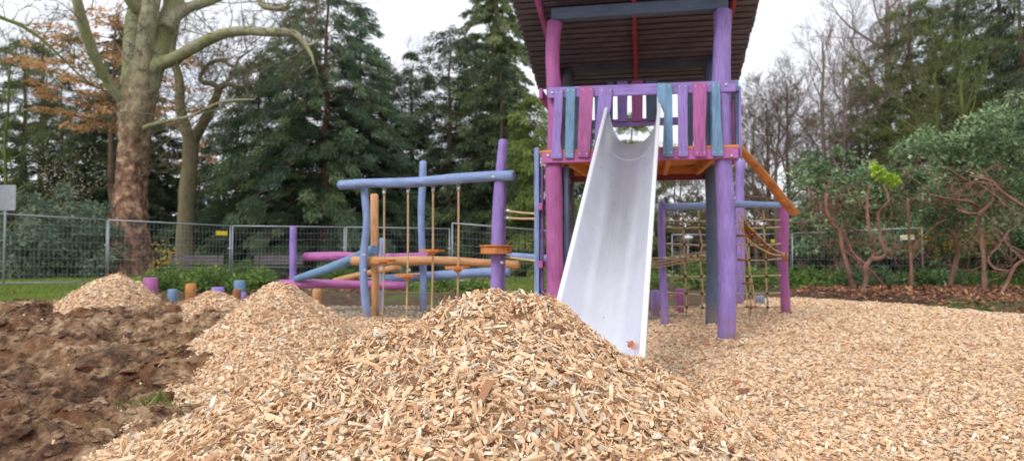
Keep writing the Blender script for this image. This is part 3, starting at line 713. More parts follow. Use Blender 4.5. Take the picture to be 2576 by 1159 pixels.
mb = MB(); limb(mb, [(462, 690), (463, 640), (466, 560), (472, 480), (478, 410), (480, 360), (481, 330)], Y2, [56, 48, 42, 40, 37, 40, 46], seed=11)
part('trunk', mb, B['pale'], t2)
lm = MB(); tips = [limb(lm, [(476, 350), (462, 310), (452, 260), (452, 210), (440, 160), (432, 120), (442, 60), (455, 10), (470, -90)], Y2, [32, 28, 24, 22, 20, 20, 18, 14, 4], seed=12, dY=[0, .1, .2, .3, .4, .5, .6, .7, .8]),
       limb(lm, [(484, 352), (505, 320), (528, 280), (545, 240), (552, 222), (572, 212), (605, 218)], Y2, [30, 27, 24, 20, 18, 13, 7], seed=13, dY=[0, -.2, -.5, -.8, -1, -1.2, -1.4]),
       limb(lm, [(552, 225), (535, 212), (508, 206), (505, 190), (525, 162), (555, 152), (580, 165), (606, 178)], Y2-1, [16, 13, 12, 11, 11, 10, 8, 5], seed=14),
       limb(lm, [(440, 170), (470, 140), (500, 120)], Y2, [9, 6, 4], seed=15), limb(lm, [(552, 225), (585, 190), (600, 150), (640, 120)], Y2-1, [9, 7, 5, 3], seed=16)]
out = []
for tp_ in tips:
    for q in tp_[3::3]:
        d = rt.normal(0, 1, 3); d[1] *= .6; d[2] += .3; d /= np.linalg.norm(d)
        grow(rt, q[:3], d, rt.uniform(.9, 2.2), .022, 3, out, .5, .05, (2, 4), .8, .007)
part('limbs', lm, B['pale'], t2); tw = MB(); branch_mesh(out, tw, None, seed=4); part('twigs', tw, B['twig'], t2)
# mossy bough reaching in from a tree left of the frame
Y3 = 17.0; b3 = P(-190, 745, Y3); b3[2] = 0; t3 = empty('bare_tree', 'tree outside the left edge whose thin mossy bough slants down across the upper left', 'bare tree', b3, 'bare winter trees')
mb = MB(); limb(mb, [(-190, 760), (-185, 600), (-190, 400), (-180, 200), (-170, -50), (-140, -330)], Y3, [50, 44, 40, 34, 26, 4], seed=17); part('trunk', mb, B['moss'], t3)
lm = MB(); tp_ = limb(lm, [(-182, 60), (-100, 28), (-20, 38), (20, 52), (55, 66), (95, 92), (130, 122), (170, 160), (200, 190), (230, 215)], Y3, [18, 14, 10, 9, 9, 8, 7, 6, 5, 3], seed=18, n=8)
out = []
for q in tp_[8::3]:
    d = rt.normal(0, 1, 3); d[1] *= .5; d[2] += .4; d /= np.linalg.norm(d); grow(rt, q[:3], d, rt.uniform(.5, 1.2), .014, 2, out, .5, .1, (2, 3), .8, .005)
branch_mesh(out, lm, None); part('bough', lm, B['moss'], t3)

# ------------------------------------------------------------------ evergreens
tot = 0
tot += conifer('conifer', 'tallest dark conifer, spreading behind the benches and left of the blue beam', 'conifer', 815, 31, 14.2, 4.6, F['yew'], 1, 'redbrown', .3, 1.5, 'yew', gaps=.04)
tot += conifer('conifer', 'dark drooping conifer filling the space between the slim bare tree and the tallest conifer', 'conifer', 650, 34, 11.2, 3.8, F['yew'], 2, 'brown', .3, 1.2, 'yew')
tot += conifer('conifer', 'airy conifer with sky gaps behind the blue middle post', 'conifer', 1035, 36, 11.6, 3.7, F['yew2'], 3, 'brown', 1.0, 1.0, 'yew', gaps=.18)
tot += conifer('conifer', 'rounded dark evergreen peaking behind the leaning purple post', 'conifer', 1130, 33, 12.2, 3.8, F['yew2'], 4, 'brown', .3, 1.1, 'yew', gaps=.12)
tot += conifer('conifer', 'dark evergreen just left of the slide tower', 'conifer', 1262, 31, 10.0, 2.9, F['yew2'], 5, 'brown', .2, 1.2, 'yew')
tot += conifer('conifer', 'tall pale thin conifer rising behind the left edge of the tower roof', 'conifer', 1245, 47, 25, 3.0, F['pale'], 6, 'pale', 1, 1.0, 'yew', gaps=.2, leaf=(.34, .075))
tot += conifer('cypress', 'yellow green cypress beside the magenta tower post', 'cypress', 1345, 29, 7.6, 1.5, F['cypress'], 7, 'brown', .2, 1.2, 'col', group=None)
tot += conifer('conifer', 'dark evergreen directly behind the plane tree trunk', 'conifer', 300, 36, 10.2, 3.8, F['yew2'], 8, 'brown', .3, 1.2, 'yew')
tot += conifer('conifer', 'dark evergreen between plane tree trunk and slim bare tree', 'conifer', 420, 37, 8.2, 2.2, F['yew2'], 9, 'brown', .3, 1.1, 'yew')
tot += conifer('conifer', 'tall brownish conifer rising behind the rust coloured tree', 'conifer', 310, 50, 18, 3.2, F['olive'], 10, 'brown', 2, .8, 'yew', leaf=(.34, .1))
tot += conifer('conifer', 'olive green conifer at the far left edge', 'conifer', 55, 38, 13.2, 5.0, F['olive'], 11, 'brown', .4, 1.2, 'yew', gaps=.05)
tot += conifer('conifer', 'dark tall conifer in the upper right corner', 'conifer', 2520, 31, 15.5, 4.6, F['yew2'], 12, 'brown', .6, 1.0, 'yew', gaps=.15, zb=-.1)
tot += conifer('conifer', 'dark mossy conifer right of the bare trees', 'conifer', 2300, 34, 14.4, 4.6, F['olive'], 13, 'brown', .6, 1.0, 'yew', gaps=.15, zb=-.1)
tot += conifer('conifer', 'low dark evergreen behind the right rope net', 'conifer', 2030, 38, 5.6, 3.0, F['yew2'], 14, 'brown', .2, .8, 'yew', zb=-.1)
tot += conifer('conifer', 'green evergreen seen behind the slide under the platform', 'conifer', 1480, 37, 8.0, 3.0, F['yew2'], 15, 'brown', .2, .9, 'yew', gaps=.15)
tot += conifer('rust_tree', 'tree with rust orange autumn foliage behind the plane tree', 'tree', 280, 33, 13.2, 4.0, F['rust'], 16, 'brown', 6.8, .36, 'dome', leaf=(.18, .08), group=None, gaps=.15, droop=.05)
tot += conifer('rust_tree', 'small rust orange tree low behind the slim bare tree', 'tree', 500, 41, 7.6, 1.8, F['rust'], 17, 'brown', 4.6, .5, 'dome', leaf=(.2, .09), group=None, gaps=.4, droop=.05)
for k_, (px_, Y_, H_, R_, f_, lb_) in enumerate([(735, 35, 13.2, 3.0, 'yew', 'dark conifer shouldering the tallest one on its left'), (905, 34, 13.4, 2.9, 'yew', 'dark conifer shouldering the tallest one on its right'), (560, 37, 8.2, 2.4, 'yew', 'low dark conifer right of the slim bare tree trunk'),
        (955, 34, 10.8, 2.9, 'yew2', 'farther conifer seen between the tallest and the airy one'), (1590, 35, 8.2, 2.0, 'cypress', 'yellow green conifer seen through the slide opening'), (1500, 33, 7.4, 1.9, 'yew2', 'dark conifer seen between the left railing boards'), (1700, 41, 6.4, 3.2, 'olive', 'olive conifer seen beneath the right half of the platform'),
        (150, 36, 10.4, 3.2, 'yew2', 'dark evergreen between the olive conifer and the rust tree'), (2420, 35, 19.0, 4.8, 'olive', 'tall olive conifer with drooping twigs left of the corner conifer'), (2185, 38, 10.6, 3.4, 'olive', 'low olive conifer behind the shrub with lime shoots'), (1860, 46, 7.0, 3.2, 'olive', 'distant olive tree right of the purple tower post'),
        (1195, 36, 12.2, 2.8, 'yew2', 'dark evergreen behind the top of the leaning purple post'), (2580, 27, 13.0, 3.2, 'yew2', 'dark evergreen at the right edge above the tall leafy shrub')]):
    tot += conifer('conifer', lb_, 'conifer', px_, Y_, H_, R_, F[f_], 200+k_, 'brown', .3, 1.0, 'yew', gaps=.15)
print('cards', tot)

# shrubs
def shrub(name, label, cat, px, Y, w, h, mat, seed, n=60, per=45, leaf=(.13, .05), d=None, zb=0, group=None, rad=(.18, .36), stems=5, barkm='brown', hollow=0, down=.0):
    rs = np.random.RandomState(seed); x = (px-CX)/FPX*Y; base = np.array([x, Y, zb]); d = d or w*.7
    root = empty(name, label, cat, base, group)
    u = rs.normal(0, 1, (n, 3)); u /= np.linalg.norm(u, axis=1)[:, None]; u[:, 2] = np.abs(u[:, 2]); rr = rs.rand(n)**.4
    cen = base+np.stack([u[:, 0]*w/2*rr, u[:, 1]*d/2*rr, hollow+(h-hollow)*(u[:, 2]*rr*.95+.06)], 1)
    rad_ = rs.uniform(rad[0], rad[1], n)
    V, Q, r = clump_cards(cen, rad_, per, leaf[0], leaf[1], rs, down=down)
    V[:, 2] = np.maximum(V[:, 2], zb+.01)
    mb = MB()
    for k in range(stems):
        c = cen[k]; mid = (base+c)/2+rs.normal(0, .1, 3); mb.tube(crom([base+rs.normal(0, .05, 3)*[1, 1, 0]-[0, 0, .05], mid, c], 4), np.linspace(.03, .01, 9), 5, caps=False)
    part('stem', mb, B[barkm], root); part('foliage', card_mesh('foliage', V, Q, r, base), mat, root)
g1 = 'shrubs beyond the fence'
shrub('rhododendron', 'grey green shrub behind the grey sign at the left edge', 'shrub', 40, 25, 5.0, 3.2, F['greyrhodo'], 21, 150, 60, (.17, .06), group=g1, down=.2)
shrub('rhododendron', 'broad grey green shrub left of the plane tree trunk', 'shrub', 175, 26, 4.2, 3.6, F['greyrhodo'], 22, 150, 60, (.17, .06), group=g1, down=.2)
shrub('rhododendron', 'grey green shrub touching the plane tree trunk on its left', 'shrub', 262, 28.6, 3.0, 3.2, F['greyrhodo'], 23, 80, 60, (.17, .06), group=g1, down=.2)
shrub('blossom_shrub', 'shrub with pale flecks of blossom under the rust tree', 'shrub', 165, 31, 3.4, 6.2, F['blossom'], 24, 40, 12, (.10, .05), hollow=3.6, rad=(.3, .6))
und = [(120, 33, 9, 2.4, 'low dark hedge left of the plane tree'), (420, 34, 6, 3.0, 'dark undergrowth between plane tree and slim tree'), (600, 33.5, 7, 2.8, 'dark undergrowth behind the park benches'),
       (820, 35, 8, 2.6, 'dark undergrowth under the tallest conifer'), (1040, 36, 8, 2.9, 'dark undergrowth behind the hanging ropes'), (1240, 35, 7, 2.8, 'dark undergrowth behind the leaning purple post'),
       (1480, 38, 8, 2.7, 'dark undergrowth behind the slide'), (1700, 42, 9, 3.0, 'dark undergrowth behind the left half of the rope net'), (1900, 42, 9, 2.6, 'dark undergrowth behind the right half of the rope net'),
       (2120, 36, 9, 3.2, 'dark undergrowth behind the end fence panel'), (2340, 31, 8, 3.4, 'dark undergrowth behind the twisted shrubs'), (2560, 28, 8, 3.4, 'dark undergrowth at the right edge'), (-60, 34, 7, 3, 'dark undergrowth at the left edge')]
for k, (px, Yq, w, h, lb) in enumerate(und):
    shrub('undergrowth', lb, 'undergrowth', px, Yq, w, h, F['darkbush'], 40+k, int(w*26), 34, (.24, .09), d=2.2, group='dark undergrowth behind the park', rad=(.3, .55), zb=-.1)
# far wood closing the view
rs = np.random.RandomState(99); n = 900; xx = rs.uniform(-62, 62, n); yy = rs.uniform(54, 66, n); zz = np.abs(rs.normal(0, 1, n))*2.6
V, Q, r = clump_cards(np.stack([xx, yy, zz], 1), rs.uniform(1, 1.9, n), 40, .7, .28, rs)
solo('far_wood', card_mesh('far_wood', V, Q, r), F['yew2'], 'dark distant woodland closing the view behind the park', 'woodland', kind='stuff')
# low green bushes
g2 = 'low green bushes near the fence'
for k, (px, Yq, w, h, lb) in enumerate([(455, 24.8, 1.6, .62, 'leafy green bush in front of the left park bench'), (525, 24.6, 1.5, .7, 'green bush at the right end of the left park bench'), (610, 24.9, 1.5, .72, 'green bush right of the fence post by the yellow plate'),
        (660, 24.8, 1.2, .6, 'green bush in front of the right park bench'), (415, 18.5, 1.3, .5, 'small green bush behind the blue stump'), (505, 18, 1.5, .58, 'small green bush behind the orange stump'), (575, 18.5, 1.3, .5, 'small green bush behind the purple stump'),
        (650, 18, 1.5, .55, 'small green bush left of the purple log post'), (1010, 17.2, .8, .34, 'small green bush behind the lower magenta log end'), (1110, 17, .9, .4, 'small green bush right of the blue middle post'), (1190, 17.2, .8, .36, 'small green bush left of the leaning purple post'),
        (855, 24.4, 1.6, .5, 'low green bush under the green litter bin'), (1640, 20, 1.0, .8, 'green bush right of the slide'), (1760, 20, 1.8, .9, 'green bush behind the rope net'), (1910, 21, 1.8, .8, 'green bush behind the rope ladder'), (2010, 19.6, 1.4, .7, 'green bush right of the magenta post')]):
    shrub('green_bush', lb, 'bush', px, Yq, w, h, F['bush'], 70+k, int(26*w), 34, (.10, .045), group=g2, rad=(.12, .24), zb=(.03 if px < 1400 else -.05))
shrub('yellow_bush', 'slender yellow leaved bush beside the plane tree trunk', 'bush', 408, 25.6, 1.1, 1.65, F['yellow'], 90, 26, 12, (.1, .06), rad=(.1, .22))
for k, (px, Yq, w, h, lb) in enumerate([(2060, 19.4, 2.4, .55, 'grassy green undergrowth left of the first twisted stem'), (2180, 19.2, 2.4, .6, 'grassy green undergrowth between the twisted stems'), (2290, 19.6, 2.2, .55, 'grassy green undergrowth at the foot of the end fence post'),
        (2400, 19.4, 2.6, .5, 'dark green undergrowth right of the end fence post'), (2530, 18.6, 2.6, .55, 'green undergrowth at the right edge')]):
    shrub('green_bush', lb, 'bush', px, Yq, w, h, F['bush'] if k % 2 == 0 else F['rhodo'], 95+k, int(32*w), 34, (.13, .04), group=g2, rad=(.14, .28))

# twisted rhododendrons on the right (stems traced as real bent stems at their own depth)
def z5(t): return [(1974+.3437*a_, 434.6+.3437*b_) for a_, b_ in t]
ST = [('twisted red-brown shrub leaning left, first right of the magenta net post', 17.6, [(z5([(505, 905), (495, 840), (460, 700), (420, 560), (400, 430), (345, 375), (305, 270), (300, 150)]), 13, 7), (z5([(400, 430), (360, 340), (330, 250)]), 6, 4), (z5([(320, 320), (240, 220), (170, 120)]), 7, 4)],
       [(2060, 430, 1.1), (2020, 470, .8), (2090, 470, .9), (2110, 520, .7), (2040, 530, .6)]),
      ('twisted shrub with a double curved stem and lime green shoots', 17.4, [(z5([(570, 900), (590, 780), (590, 690), (650, 600), (640, 500), (610, 380), (600, 230), (620, 90)]), 13, 7), (z5([(640, 630), (700, 625), (738, 585), (700, 500), (695, 430), (685, 300), (762, 200), (720, 90)]), 11, 6), (z5([(590, 670), (500, 590), (450, 470)]), 8, 4)],
       [(2150, 470, .9), (2190, 500, .8), (2230, 520, .8), (2160, 520, .7), (2215, 465, .6)]),
      ('slanting dark stemmed shrub between the twisted stems', 18.4, [(z5([(775, 895), (640, 730), (500, 620), (430, 560)]), 9, 5)], [(2120, 600, .6), (2150, 620, .5)]),
      ('straight slim red-brown stemmed shrub beside the end fence post', 17.5, [(z5([(915, 905), (925, 750), (920, 600), (905, 400), (900, 190)]), 10, 6), (z5([(925, 560), (1050, 430), (1200, 310)]), 6, 3)],
       [(2290, 470, 1.0), (2330, 440, .9), (2260, 440, .7), (2300, 530, .6)]),
      ('forked shrub right of the end fence post', 18.6, [(z5([(1205, 850), (1225, 750), (1262, 600), (1250, 470), (1325, 385)]), 12, 8), (z5([(1250, 470), (1195, 410)]), 9, 6)], [(2400, 520, 1.0), (2430, 490, .9), (2370, 500, .9), (2390, 560, .7)]),
      ('tall twisted shrub with dark boughs spreading left and right', 16.2, [(z5([(1465, 915), (1455, 700), (1440, 500), (1410, 310), (1380, 220), (1200, 190), (1060, 160)]), 12, 5), (z5([(1410, 310), (1520, 200), (1480, 120), (1300, 40), (1180, -40)]), 8, 5), (z5([(1400, 300), (1340, 295), (1250, 265)]), 8, 4)],
       [(2360, 400, 1.1), (2420, 380, 1.1), (2480, 420, 1.1), (2330, 360, .8), (2450, 470, .8), (2390, 440, .8)]),
      ('sprawling shrub with looping mossy stems at the right edge', 15.0, [(z5([(1540, 945), (1620, 820), (1680, 690), (1760, 630), (1850, 560)]), 9, 6), (z5([(1680, 720), (1540, 700), (1490, 620), (1560, 540), (1640, 420)]), 6, 4), (z5([(1749, 250), (1600, 150), (1500, 60), (1350, 20)]), 9, 5)],
       [(2520, 380, 1.3), (2570, 330, 1.3), (2500, 320, .9), (2560, 440, 1.1), (2600, 520, 1.2), (2500, 500, .8), (2540, 280, .8)])]
rs = np.random.RandomState(55)
for k, (lb, Yq, stems, crowns) in enumerate(ST):
    bx = P(stems[0][0][0][0], stems[0][0][0][1], Yq); gz_ = float(base_h(np.array([bx[0]]), np.array([Yq]))[0]); bx[2] = gz_
    root = empty('rhododendron', lb, 'shrub', bx, 'twisted rhododendrons on the leaf litter')
    for pts_, w0, w1 in stems:
        mb = MB(); m_ = len(pts_); dy = np.cumsum(rs.normal(0, .12, m_)); dy -= dy[0] if pts_ is stems[0][0] else 0
        wds = np.linspace(w0, w1, m_)*.98
        r_ = limb(mb, pts_, Yq, list(wds), n=9, jit=.25, seed=k, dY=list(dy))
        out = []
        for q in r_[int(len(r_)*.45)::2]:
            d = rs.normal(0, 1, 3); d[2] += .5; d /= np.linalg.norm(d); grow(rs, q[:3], d, rs.uniform(.5, 1.1), .012, 2, out, .5, .1, (2, 3), .8, .006)
        branch_mesh(out, mb, None); part('stem', mb, B['rhodo'], root)
    cen = []; rad = []
    for cx_, cy_, cr in crowns:
        c = P(cx_, cy_, Yq+rs.uniform(.5, 1.5))
        nc = int(11*cr*cr)+5
        u = rs.normal(0, .5, (nc, 3)); cen.append(c+u*cr*.85*[1, 1, .7]); rad.append(rs.uniform(.14, .28, nc))
    V, Q, r = clump_cards(np.vstack(cen), np.concatenate(rad), 60, .125, .042, rs, down=.1)
    part('foliage', card_mesh('foliage', V, Q, r, bx), F['rhodo'], root)
    if k == 1:
        cen = np.array([P(2208, 430, Yq-.7), P(2216, 440, Yq-.7), P(2242, 454, Yq-.7), P(2202, 423, Yq-.7)])
        V, Q, r = clump_cards(cen, np.array([.10, .09, .13, .08]), 60, .14, .055, rs); part('new_shoots', card_mesh('new_shoots', V, Q, r, bx), F['lime'], root)
# bigger evergreen shrubs behind them
for k, (px, Yq, w, h, lb) in enumerate([(2120, 25.5, 3.6, 3.4, 'green leafy shrub behind the end fence panel'), (2290, 24, 3.4, 3.4, 'green leafy shrub behind the slim red-brown stem'), (2440, 22.5, 4.0, 4.2, 'dense green leafy shrub behind the forked shrub'),
                                        (2590, 20.5, 4.0, 4.8, 'dense tall leafy shrub at the right edge'), (2020, 27, 2.2, 3.0, 'leafy shrub just right of the orange handrail end')]):
    shrub('rhododendron', lb, 'shrub', px, Yq, w, h, F['rhodo'], 120+k, int(w*h*5), 60, (.16, .06), group='leafy shrubs on the right', hollow=1.0, rad=(.16, .46), zb=-.1)
shrub('yellow_bush', 'bush with yellow autumn leaves among the twisted shrubs', 'bush', 2385, 20.6, 2.8, 2.2, F['yellow'], 130, 30, 22, (.08, .05), hollow=1.1, rad=(.15, .3), zb=-.1)

# bare trees on the right
bare_tree('slim brown bare tree standing alone in the sky right of the tower', 2078, 38, 16, .20, 31, B['purplish'], 4, up=.5, spread=.55, trunkf=.25, L1=.26, kids=(3, 5))
bare_tree('large purplish bare tree with rising fan of boughs', 2235, 42, 21, .42, 32, B['purplish'], 4, up=.55, spread=.6, trunkf=.35, L1=.36, kids=(4, 6))
bare_tree('thin bare tree with bent boughs right of the orange handrail', 1965, 27, 8.2, .12, 33, B['brown'], 4, up=.35, spread=.7, trunkf=.2, L1=.36, kids=(4, 6))
bare_tree('bare twiggy tree just right of the tower roof edge', 1905, 33, 9.5, .10, 34, B['brown'], 4, up=.4, spread=.7, trunkf=.2, L1=.32, kids=(4, 6))
bare_tree('bare bushy tree seen beneath the tower platform', 1720, 34, 6.6, .10, 35, B['brown'], 4, up=.3, spread=.8, trunkf=.1, L1=.42, kids=(4, 6))
bare_tree('bare twiggy tree in front of the right dark conifer', 2350, 28, 10.5, .15, 36, B['moss'], 4, up=-.05, spread=.7, trunkf=.3, L1=.45, kids=(4, 5))
bare_tree('mossy bare tree with long level boughs near the upper right corner', 2425, 24, 9.5, .13, 37, B['moss'], 4, up=-.1, spread=.7, trunkf=.25, L1=.5, kids=(3, 4))
bare_tree('hazy bare tree between the slim brown tree and the mossy conifer', 2160, 40, 13, .16, 38, B['brown'], 4, up=.4, spread=.7, trunkf=.2, L1=.34, kids=(4, 6))
bare_tree('bare tree with fine twigs in the sky at the far left', 95, 44, 19, .25, 39, B['brown'], 4, up=.4, spread=.7, trunkf=.4, L1=.3)
bare_tree('bare tree with drooping twigs behind the far left olive conifer', 10, 30, 12, .12, 40, B['moss'], 4, up=.3, spread=.7, trunkf=.2, L1=.35, kids=(3, 4))
bare_tree('far bare tree showing thin twigs left of the tallest conifer', 600, 46, 17, .2, 41, B['brown'], 4, up=.4, spread=.7, trunkf=.45, L1=.28, kids=(3, 4))
bare_tree('far bare tree whose twigs show between the tallest conifer and the pale conifer', 960, 48, 17, .2, 42, B['brown'], 4, up=.4, spread=.7, trunkf=.45, L1=.28, kids=(3, 4))
bare_tree('dense twiggy bare tree beside the right edge of the tower roof', 1930, 39, 12, .16, 46, B['brown'], 4, up=.4, spread=.7, trunkf=.2, L1=.34, kids=(4, 6))
bare_tree('dense twiggy bare tree rising in front of the fan shaped tree', 2120, 34, 13.5, .16, 47, B['purplish'], 4, up=.4, spread=.65, trunkf=.25, L1=.32, kids=(4, 6))
bare_tree('bare tree filling the sky with twigs between tower roof and slim brown tree', 1985, 44, 15, .2, 44, B['brown'], 4, up=.4, spread=.7, trunkf=.25, L1=.32, kids=(4, 6))
bare_tree('bare tree with fine reddish twigs left of the fan shaped tree', 2150, 50, 17, .2, 45, B['purplish'], 4, up=.4, spread=.7, trunkf=.25, L1=.32, kids=(4, 6))
bare_tree('bare tree whose twigs fill the gap under the tower left of the slide', 1560, 40, 8, .12, 43, B['brown'], 4, up=.3, spread=.8, trunkf=.15, L1=.38, kids=(3, 4))

# ------------------------------------------------------------------ grass, litter
def blades(n, x0, x1, y0, y1, poly, h, rs, hf, rr=(0, 1)):
    x, y = scatter(n, x0, x1, y0, y1, poly, rs); n = len(x)
    ax = rs.normal(0, .35, (n, 3)); ax[:, 2] = 1
    return cards(np.stack([x, y, hf(x, y)], 1), ax, h*rs.uniform(.5, 1.3, n), np.full(n, .012)+.012*rs.rand(n), rs, rr[0]+(rr[1]-rr[0])*np.clip(rs.rand(n)*.5+.5*(vnoise(x*.8, y*.8, 5)+.5), 0, 1))
lh = lambda x, y: base_h(x, y)+.02+.04*fbm(x*2, y*2, 3, 6)
ss = [blades(46000, -16, -5.5, 13.0, 19, LAWN, .10, rs, lh, (.15, 1)), blades(12000, -24, -10, 19, 30, LAWN, .09, rs, lh, (0, .8)), blades(22000, -4, 5, 16.4, 26, LAWN2, .1, rs, lh, (0, .9))]
V = np.vstack([s[0] for s in ss]); Q = np.arange(len(V)).reshape(-1, 4); r = np.concatenate([s[2] for s in ss])
solo('grass', card_mesh('grass', V, Q, r), F['grass'], 'short green grass of the park lawn by the fence', 'grass', kind='stuff')
# tufts at the mud edge
tv = []
for px, py, n in ((545, 885, 260), (570, 868, 120), (390, 1010, 120), (500, 905, 90), (130, 790, 200), (245, 795, 160), (330, 782, 120), (300, 790, 90)):
    c = PZ(px, py, .06); x = c[0]+rs.normal(0, .10, n); y = c[1]+rs.normal(0, .10, n); ax = rs.normal(0, .6, (n, 3)); ax[:, 2] = 1
    tv.append(cards(np.stack([x, y, np.maximum(mud_h(x, y), all_h(x, y)-.05)], 1), ax, .07*rs.uniform(.5, 1.4, n), np.full(n, .014), rs, rs.rand(n)*.9))
V = np.vstack([s[0] for s in tv]); Q = np.arange(len(V)).reshape(-1, 4)
solo('grass_tufts', card_mesh('grass_tufts', V, Q, np.concatenate([s[2] for s in tv])), F['grass'], 'small green weeds sprouting at the edge of the mud', 'weeds', kind='stuff')
n = 26000; x = rs.uniform(6, 19, n); y = rs.uniform(6, 20.5, n); k = (poly_in(x, y, BANK) > .15+.35*rs.rand(n)*(rs.rand(n))) & (np.abs(x) < y*.86+1); x = x[k]; y = y[k]; n = len(x)
ax = rs.normal(0, 1, (n, 3)); ax[:, 2] *= .35
lv = cards(np.stack([x, y, base_h(x, y)+.01+.05*rs.rand(n)], 1), ax, .12*rs.uniform(.5, 1.3, n), .075*rs.uniform(.6, 1.3, n), rs, rs.rand(n), twist=.8)
solo('leaf_litter', card_mesh('leaf_litter', *lv), F['litter'], 'red-brown fallen leaves covering the bank under the shrubs', 'fallen leaves', kind='stuff')
n = 2600; x = rs.uniform(-12, 4, n); y = rs.uniform(14, 29, n); ax = rs.normal(0, 1, (n, 3)); ax[:, 2] *= .3
lv = cards(np.stack([x, y, base_h(x, y)+.06+.05*rs.rand(n)], 1), ax, .10*rs.uniform(.5, 1.3, n), .07*rs.uniform(.6, 1.3, n), rs, rs.rand(n), twist=.8)
solo('lawn_leaves', card_mesh('lawn_leaves', *lv), F['litter'], 'scattered brown leaves lying on the lawn', 'fallen leaves', kind='stuff')

# single fallen leaves (lobed)
def leaf(px, py, size, label, zfun=None, pos=None, mat='leafred', tilt=(0.3, .2)):
    if pos is None:
        # march along the line of sight to the chip surface
        for Yk in np.arange(1.6, 14, .01):
            q = P(px, py, Yk)
            if q[2] < float(all_h(np.array([q[0]]), np.array([q[1]]))[0])+.03: pos = q; break
    a = np.linspace(0, 2*PI, 21)[:-1]; rr = size*(.55+.45*np.abs(np.cos(a*2.5))**.6)
    mb = MB(); R_ = Matrix.Rotation(tilt[0], 3, 'X') @ Matrix.Rotation(tilt[1], 3, 'Y')
    pts = [Vector((rr[i_]*math.cos(a[i_]), rr[i_]*math.sin(a[i_]), .22*size*math.cos(2*a[i_]))) for i_ in range(20)]
    V = np.array([list(R_ @ p_) for p_ in pts]+[[0, 0, 0]])+pos+[0, 0, .012]; j = np.arange(20)
    mb.add(V, V-pos, None, np.stack([j, (j+1) % 20, np.full(20, 20)], 1))
    solo('fallen_leaf', mb, M[mat], label, 'leaf', pos, 'single leaves fallen on the play area')
M['leafred'] = plain('red_leaf', lin(178, 98, 58), .5); M['leafdark'] = plain('dark_red_leaf', lin(138, 84, 68), .5)
leaf(540, 1028, .022, 'red leaf on the left flank of the foreground heap')
leaf(1098, 872, .020, 'orange leaf bit below the crest of the foreground heap')
leaf(1440, 985, .022, 'dark red leaf on the right face of the foreground heap', mat='leafdark')
leaf(1868, 985, .05, 'dark red leaf on the chips beyond the heap, just below an orange one', mat='leafdark')
leaf(1850, 962, .045, 'orange red leaf on the chips left of the dark red one')
leaf(1797, 1072, .04, 'orange leaf on the chips close to the heap right flank')
leaf(2438, 870, .06, 'orange leaf alone on the chips near the right edge')
leaf(1806, 1020, .035, 'brownish leaf on the chips beside the heap', mat='leafdark')
leaf(1780, 868, .05, 'orange leaf on the chips at the foot of the purple tower post')

# ------------------------------------------------------------------ fence
g3 = 'temporary mesh fence panels'
def panel(x0, t0, b0, x1, t1, b1, label, plate=None, platemat='yellow'):
    Ya = 2*FPX/(b0-t0); Yb = 2*FPX/(b1-t1)
    A = P(x0, b0, Ya); A2 = P(x0, t0, Ya); Bq = P(x1, b1, Yb); B2 = P(x1, t1, Yb)
    A2[:2] = A[:2]; B2[:2] = Bq[:2]
    mid = (A+Bq)/2; root = empty('fence_panel', label, 'fence panel', mid, g3)
    mb = MB(); r = .021
    for p_, q_ in ((A, A2), (Bq, B2), (A2, B2)): mb.tube([p_, q_], r, 8, round_end=False)
    lo = .12*(A2-A); lo2 = .0*(B2-Bq); mb.tube([A+.06*(A2-A), Bq+.06*(B2-Bq)], r, 8, round_end=False)
    part('frame', mb, M['galv'], root)
    mw = MB(); L = np.linalg.norm(Bq-A); nv = int(L/.115)
    for k in range(1, nv):
        f = k/nv; p_ = A+(Bq-A)*f; q_ = A2+(B2-A2)*f; mw.tube([p_+.06*(q_-p_), q_], .0029, 3, caps=False)
    for k in range(1, 8):
        f = .06+.94*k/8; mw.tube([A+(A2-A)*f, Bq+(B2-Bq)*f], .0042, 3, caps=False)
    part('wire_mesh', mw, M['galv'], root)
    for e in (A, Bq):
        f = MB(); d = (Bq-A)/L; f.box(e+np.array([0, 0, .02]), [[0, 1, 0], [1, 0, 0], [0, 0, 1]], [.32, .11, .06]); part('foot', f, M['black'], root, .02)
    c = MB(); c.box(Bq+.62*(B2-Bq), [[1, 0, 0], [0, 1, 0], [0, 0, 1]], [.06, .03, .03]); part('clamp', c, M['galv'], root, .006)
    if plate:
        f, zf, w, h = plate; c = A+(Bq-A)*f; t_ = A2+(B2-A2)*f; c = c+(t_-c)*zf; d = (Bq-A)/L; pb_ = MB()
        nrm = np.cross(d, [0, 0, 1.]); pb_.box(c+nrm*.015, [d, [0, 0, 1], nrm], [w/2, h/2, .004]); part('plate', pb_, M[platemat], root, .002)
panel(-70, 534, 724, 266, 553, 720, 'fence panel at the far left in front of the grey sign pole')
panel(270, 553, 720, 577, 568, 716, 'fence panel with a yellow plate in front of the plane tree', (.92, .87, .38, .14))
panel(583, 568, 716, 865, 571, 710, 'fence panel in front of the right park bench')
panel(870, 571, 708, 1130, 575, 706, 'fence panel behind the hanging ropes')
panel(1137, 561, 713, 1358, 579, 726, 'fence panel behind the leaning purple post, left of the tower')
panel(1362, 580, 722, 1530, 586, 718, 'fence panel hidden mostly behind the tower and slide')
panel(1691, 590, 712, 1838, 590, 712, 'fence panel behind the left half of the rope net')
panel(1842, 590, 712, 1989, 588, 714, 'fence panel with a yellow plate behind the right half of the rope net', (.75, .86, .34, .13))
panel(1994, 587, 726, 2322, 573, 734, 'end fence panel with a cream plate among the twisted shrubs', (.9, .86, .42, .15), 'cream')

